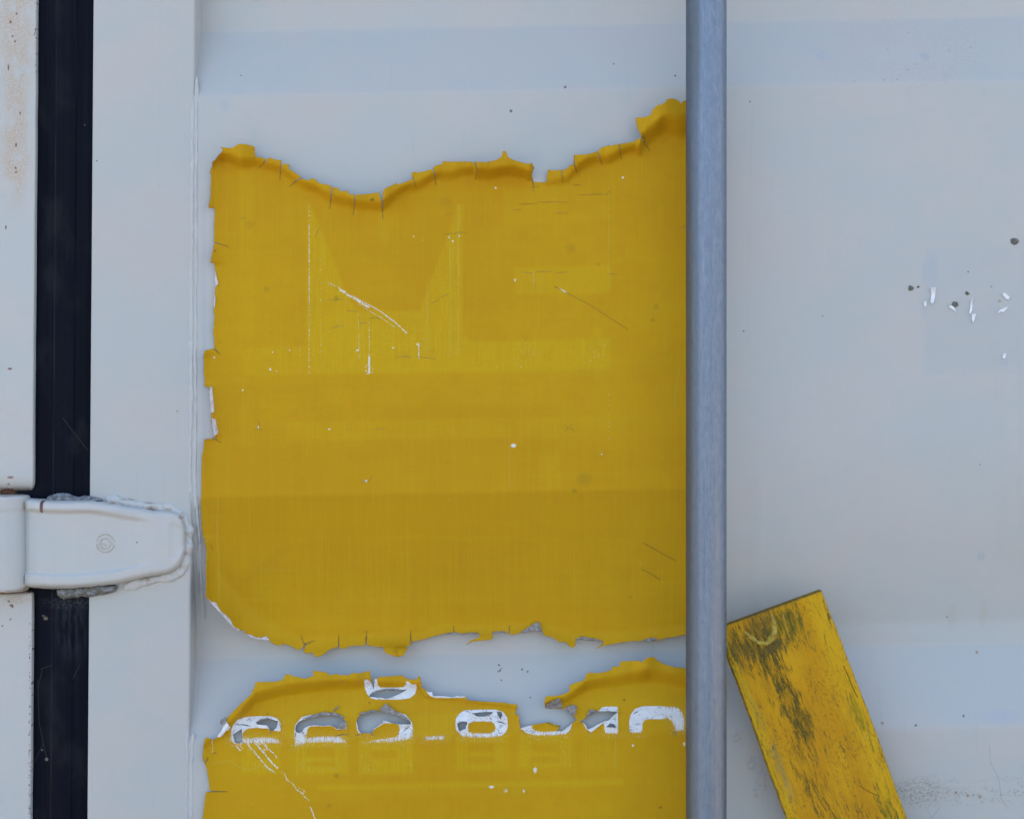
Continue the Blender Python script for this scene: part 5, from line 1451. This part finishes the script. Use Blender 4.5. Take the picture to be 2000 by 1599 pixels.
flap(r1([(480, 655), (560, 664), (580, 684), (560, 690), (500, 684)]), r1([(480, 655)])[0], r1([(580, 684)])[0], .0010, M_flake, lo, *LF, bow=.0004)
flap(r2([(1150, 898), (1200, 876), (1285, 830), (1250, 862), (1180, 918), (1165, 912)]), r2([(1150, 898)])[0], r2([(1285, 830)])[0], .0008, M_flake, lo, *LF, bow=.0004)

# ------------------------------------------------------------------ yellow board leaning beside the rod
board = thing('wooden_board', 'weathered yellow painted plank with green stains leaning against the door right of rod', 'board', (0, 0, 0))
TD = 0.0310
TL = Vector(P(1399.5, 1225.5, TD)); TR = Vector(P(1605.5, 1152.5, TD))
BR_ = Vector(P(1775.0, 1604, TD + 0.012))
U = (BR_ - TR).normalized()
Wd = (TL - TR); WL = Wd.length; Wd = (Wd - U * Wd.dot(U)).normalized()
Nn = Wd.cross(U).normalized()
if Nn.y > 0: Nn = -Nn
L = (TR.z - 0.002) / -U.z - 0.0
TH = 0.0135
nu, nv = 44, 360
us = np.concatenate([[0, 0.006, 0.02], np.linspace(0.045, 0.955, nu - 6), [0.98, 0.994, 1.0]])
vs = np.concatenate([[0, 0.0006, 0.002], np.linspace(0.005, 1, nv - 3) ** 1.25])
UU, VV = np.meshgrid(us, vs)
up_px = 218.0
bu = (1 - UU) * 0 + UU * up_px          # 0 at the right edge here; flipped below
bv = VV * L / S / 0.985
edge_r = UU * WL                         # metres from right edge
wobL = 0.0011 * (fbm(bv / 60.0, 0 * bv, 4) - .5) * 2 + 0.0005 * (fbm(bv / 14.0, 0 * bv, 5) - .5)
wobR = 0.0008 * (fbm(bv / 80.0, 0 * bv + 9, 6) - .5) * 2 + 0.0004 * (fbm(bv / 12.0, 0 * bv + 9, 7) - .5)
widthshift = (1 - UU) * wobR + UU * wobL
bulge = np.exp(-((bv - 265) / 70.0) ** 2) * (-0.0009)
rr = 0.0016
er = np.minimum(np.minimum(edge_r, WL - edge_r), VV * L)
drop = rr * (1 - np.sqrt(np.clip(1 - (1 - np.clip(er / rr, 0, 1)) ** 2, 0, 1)))
surf = 0.00045 * (fbm((1 - UU) * up_px / 7.0, bv / 130.0, 8) - .5) + 0.0004 * (fbm((1 - UU) * up_px / 30.0, bv / 60.0, 9) - .5)
ox = widthshift
front = (np.array(TR)[None, None] + np.array(Wd)[None, None] * (edge_r + ox + bulge * (1 - UU))[..., None] + np.array(U)[None, None] * (VV * L)[..., None]
         + np.array(Nn)[None, None] * (surf - drop)[..., None])
back = (np.array(TR)[None, None] + np.array(Wd)[None, None] * (edge_r + ox)[..., None] + np.array(U)[None, None] * (VV * L)[..., None] - np.array(Nn)[None, None] * TH)
rows, cols = front.shape[:2]
fv = front.reshape(-1, 3)
# only the rim of the back is needed as an outline plus a flat back
rim_i = [(0, i) for i in range(cols)] + [(j, cols - 1) for j in range(1, rows)] + [(rows - 1, i) for i in range(cols - 2, -1, -1)] + [(j, 0) for j in range(rows - 2, 0, -1)]
bvts = np.array([back[a, b] for a, b in rim_i])
verts = np.concatenate([fv, bvts])
faces = []
for j in range(rows - 1):
    for i in range(cols - 1):
        a = j * cols + i
        faces.append((a, a + cols, a + cols + 1, a + 1))
nr = len(rim_i); o0 = len(fv)
for k in range(nr):
    a = rim_i[k]; b = rim_i[(k + 1) % nr]
    faces.append((a[0] * cols + a[1], b[0] * cols + b[1], o0 + (k + 1) % nr, o0 + k))
faces.append(tuple(o0 + k for k in range(nr))[::-1])
atu = np.concatenate([((1 - UU) * up_px).ravel(), [(1 - us[b]) * up_px for a, b in rim_i]])
atv = np.concatenate([bv.ravel(), [bv[a, b] for a, b in rim_i]])
bo = mesh_obj('plank', verts, faces, M_board, board, attrs={'board_u': atu, 'board_v': atv})
import bmesh
bm = bmesh.new(); bm.from_mesh(bo.data); bmesh.ops.recalc_face_normals(bm, faces=bm.faces); bm.to_mesh(bo.data); bm.free()
sharpen(bo, 40)
bz = Vector(P(1900, 1599, 0)); 
off = Vector((TR.x + (U * L).x - 0.05, (TR + U * L).y, 0.002))
board.location = off
bo.location = -off
def board_point(u, v, h):
    """u px from the left edge, v px from the top end"""
    return TR + Wd * ((1 - u / up_px) * WL) + U * (v * S * .985) + Nn * h
def board_ridge(path, w, h, mat, seed, name='paint_curl'):
    v = []; f = []; n = 7
    pts = []
    for (a, b) in zip(path[:-1], path[1:]):
        k = max(1, int(math.hypot(b[0] - a[0], b[1] - a[1]) / 2))
        pts += [(a[0] + (b[0] - a[0]) * i / k, a[1] + (b[1] - a[1]) * i / k) for i in range(k)]
    pts.append(path[-1]); N = len(pts)
    for j, (x, y) in enumerate(pts):
        a = pts[max(0, j - 3)]; b = pts[min(N - 1, j + 3)]
        tx, ty = b[0] - a[0], b[1] - a[1]; Ln = math.hypot(tx, ty) or 1
        q = math.sin(math.pi * (j + .5) / N) ** .5
        hw = w * q * (0.7 + .6 * float(vnoise(j / 5.0, 1, seed)))
        for i in range(n):
            s = -1 + 2 * i / (n - 1)
            hh = h * math.sqrt(max(0, 1 - s * s)) * q * (0.7 + .6 * float(vnoise(j / 4.0, i / 3.0, seed + 4))) - 0.0005
            v.append(board_point(x - ty / Ln * s * hw, y + tx / Ln * s * hw, hh))
    for j in range(N - 1):
        for i in range(n - 1):
            a = j * n + i
            f.append((a, a + n, a + n + 1, a + 1))
    o = mesh_obj(name, v, f, mat, board)
    return o
board_ridge([(47, 22), (56, 38), (66, 52), (80, 59), (92, 54), (102, 44), (108, 26), (110, 8)], 5.6, 0.0030, M_chip, 3)
board_ridge([(132, 8), (128, 30), (126, 52)], 1.6, 0.0009, M_chip, 5)
board_ridge([(193, 296), (200, 290), (206, 282)], 2.0, 0.0009, M_chip, 6)
board_ridge([(12, 120), (18, 170), (24, 215)], 1.6, 0.0008, M_chip, 7)
print('verts', sum(len(m.vertices) for m in bpy.data.meshes))
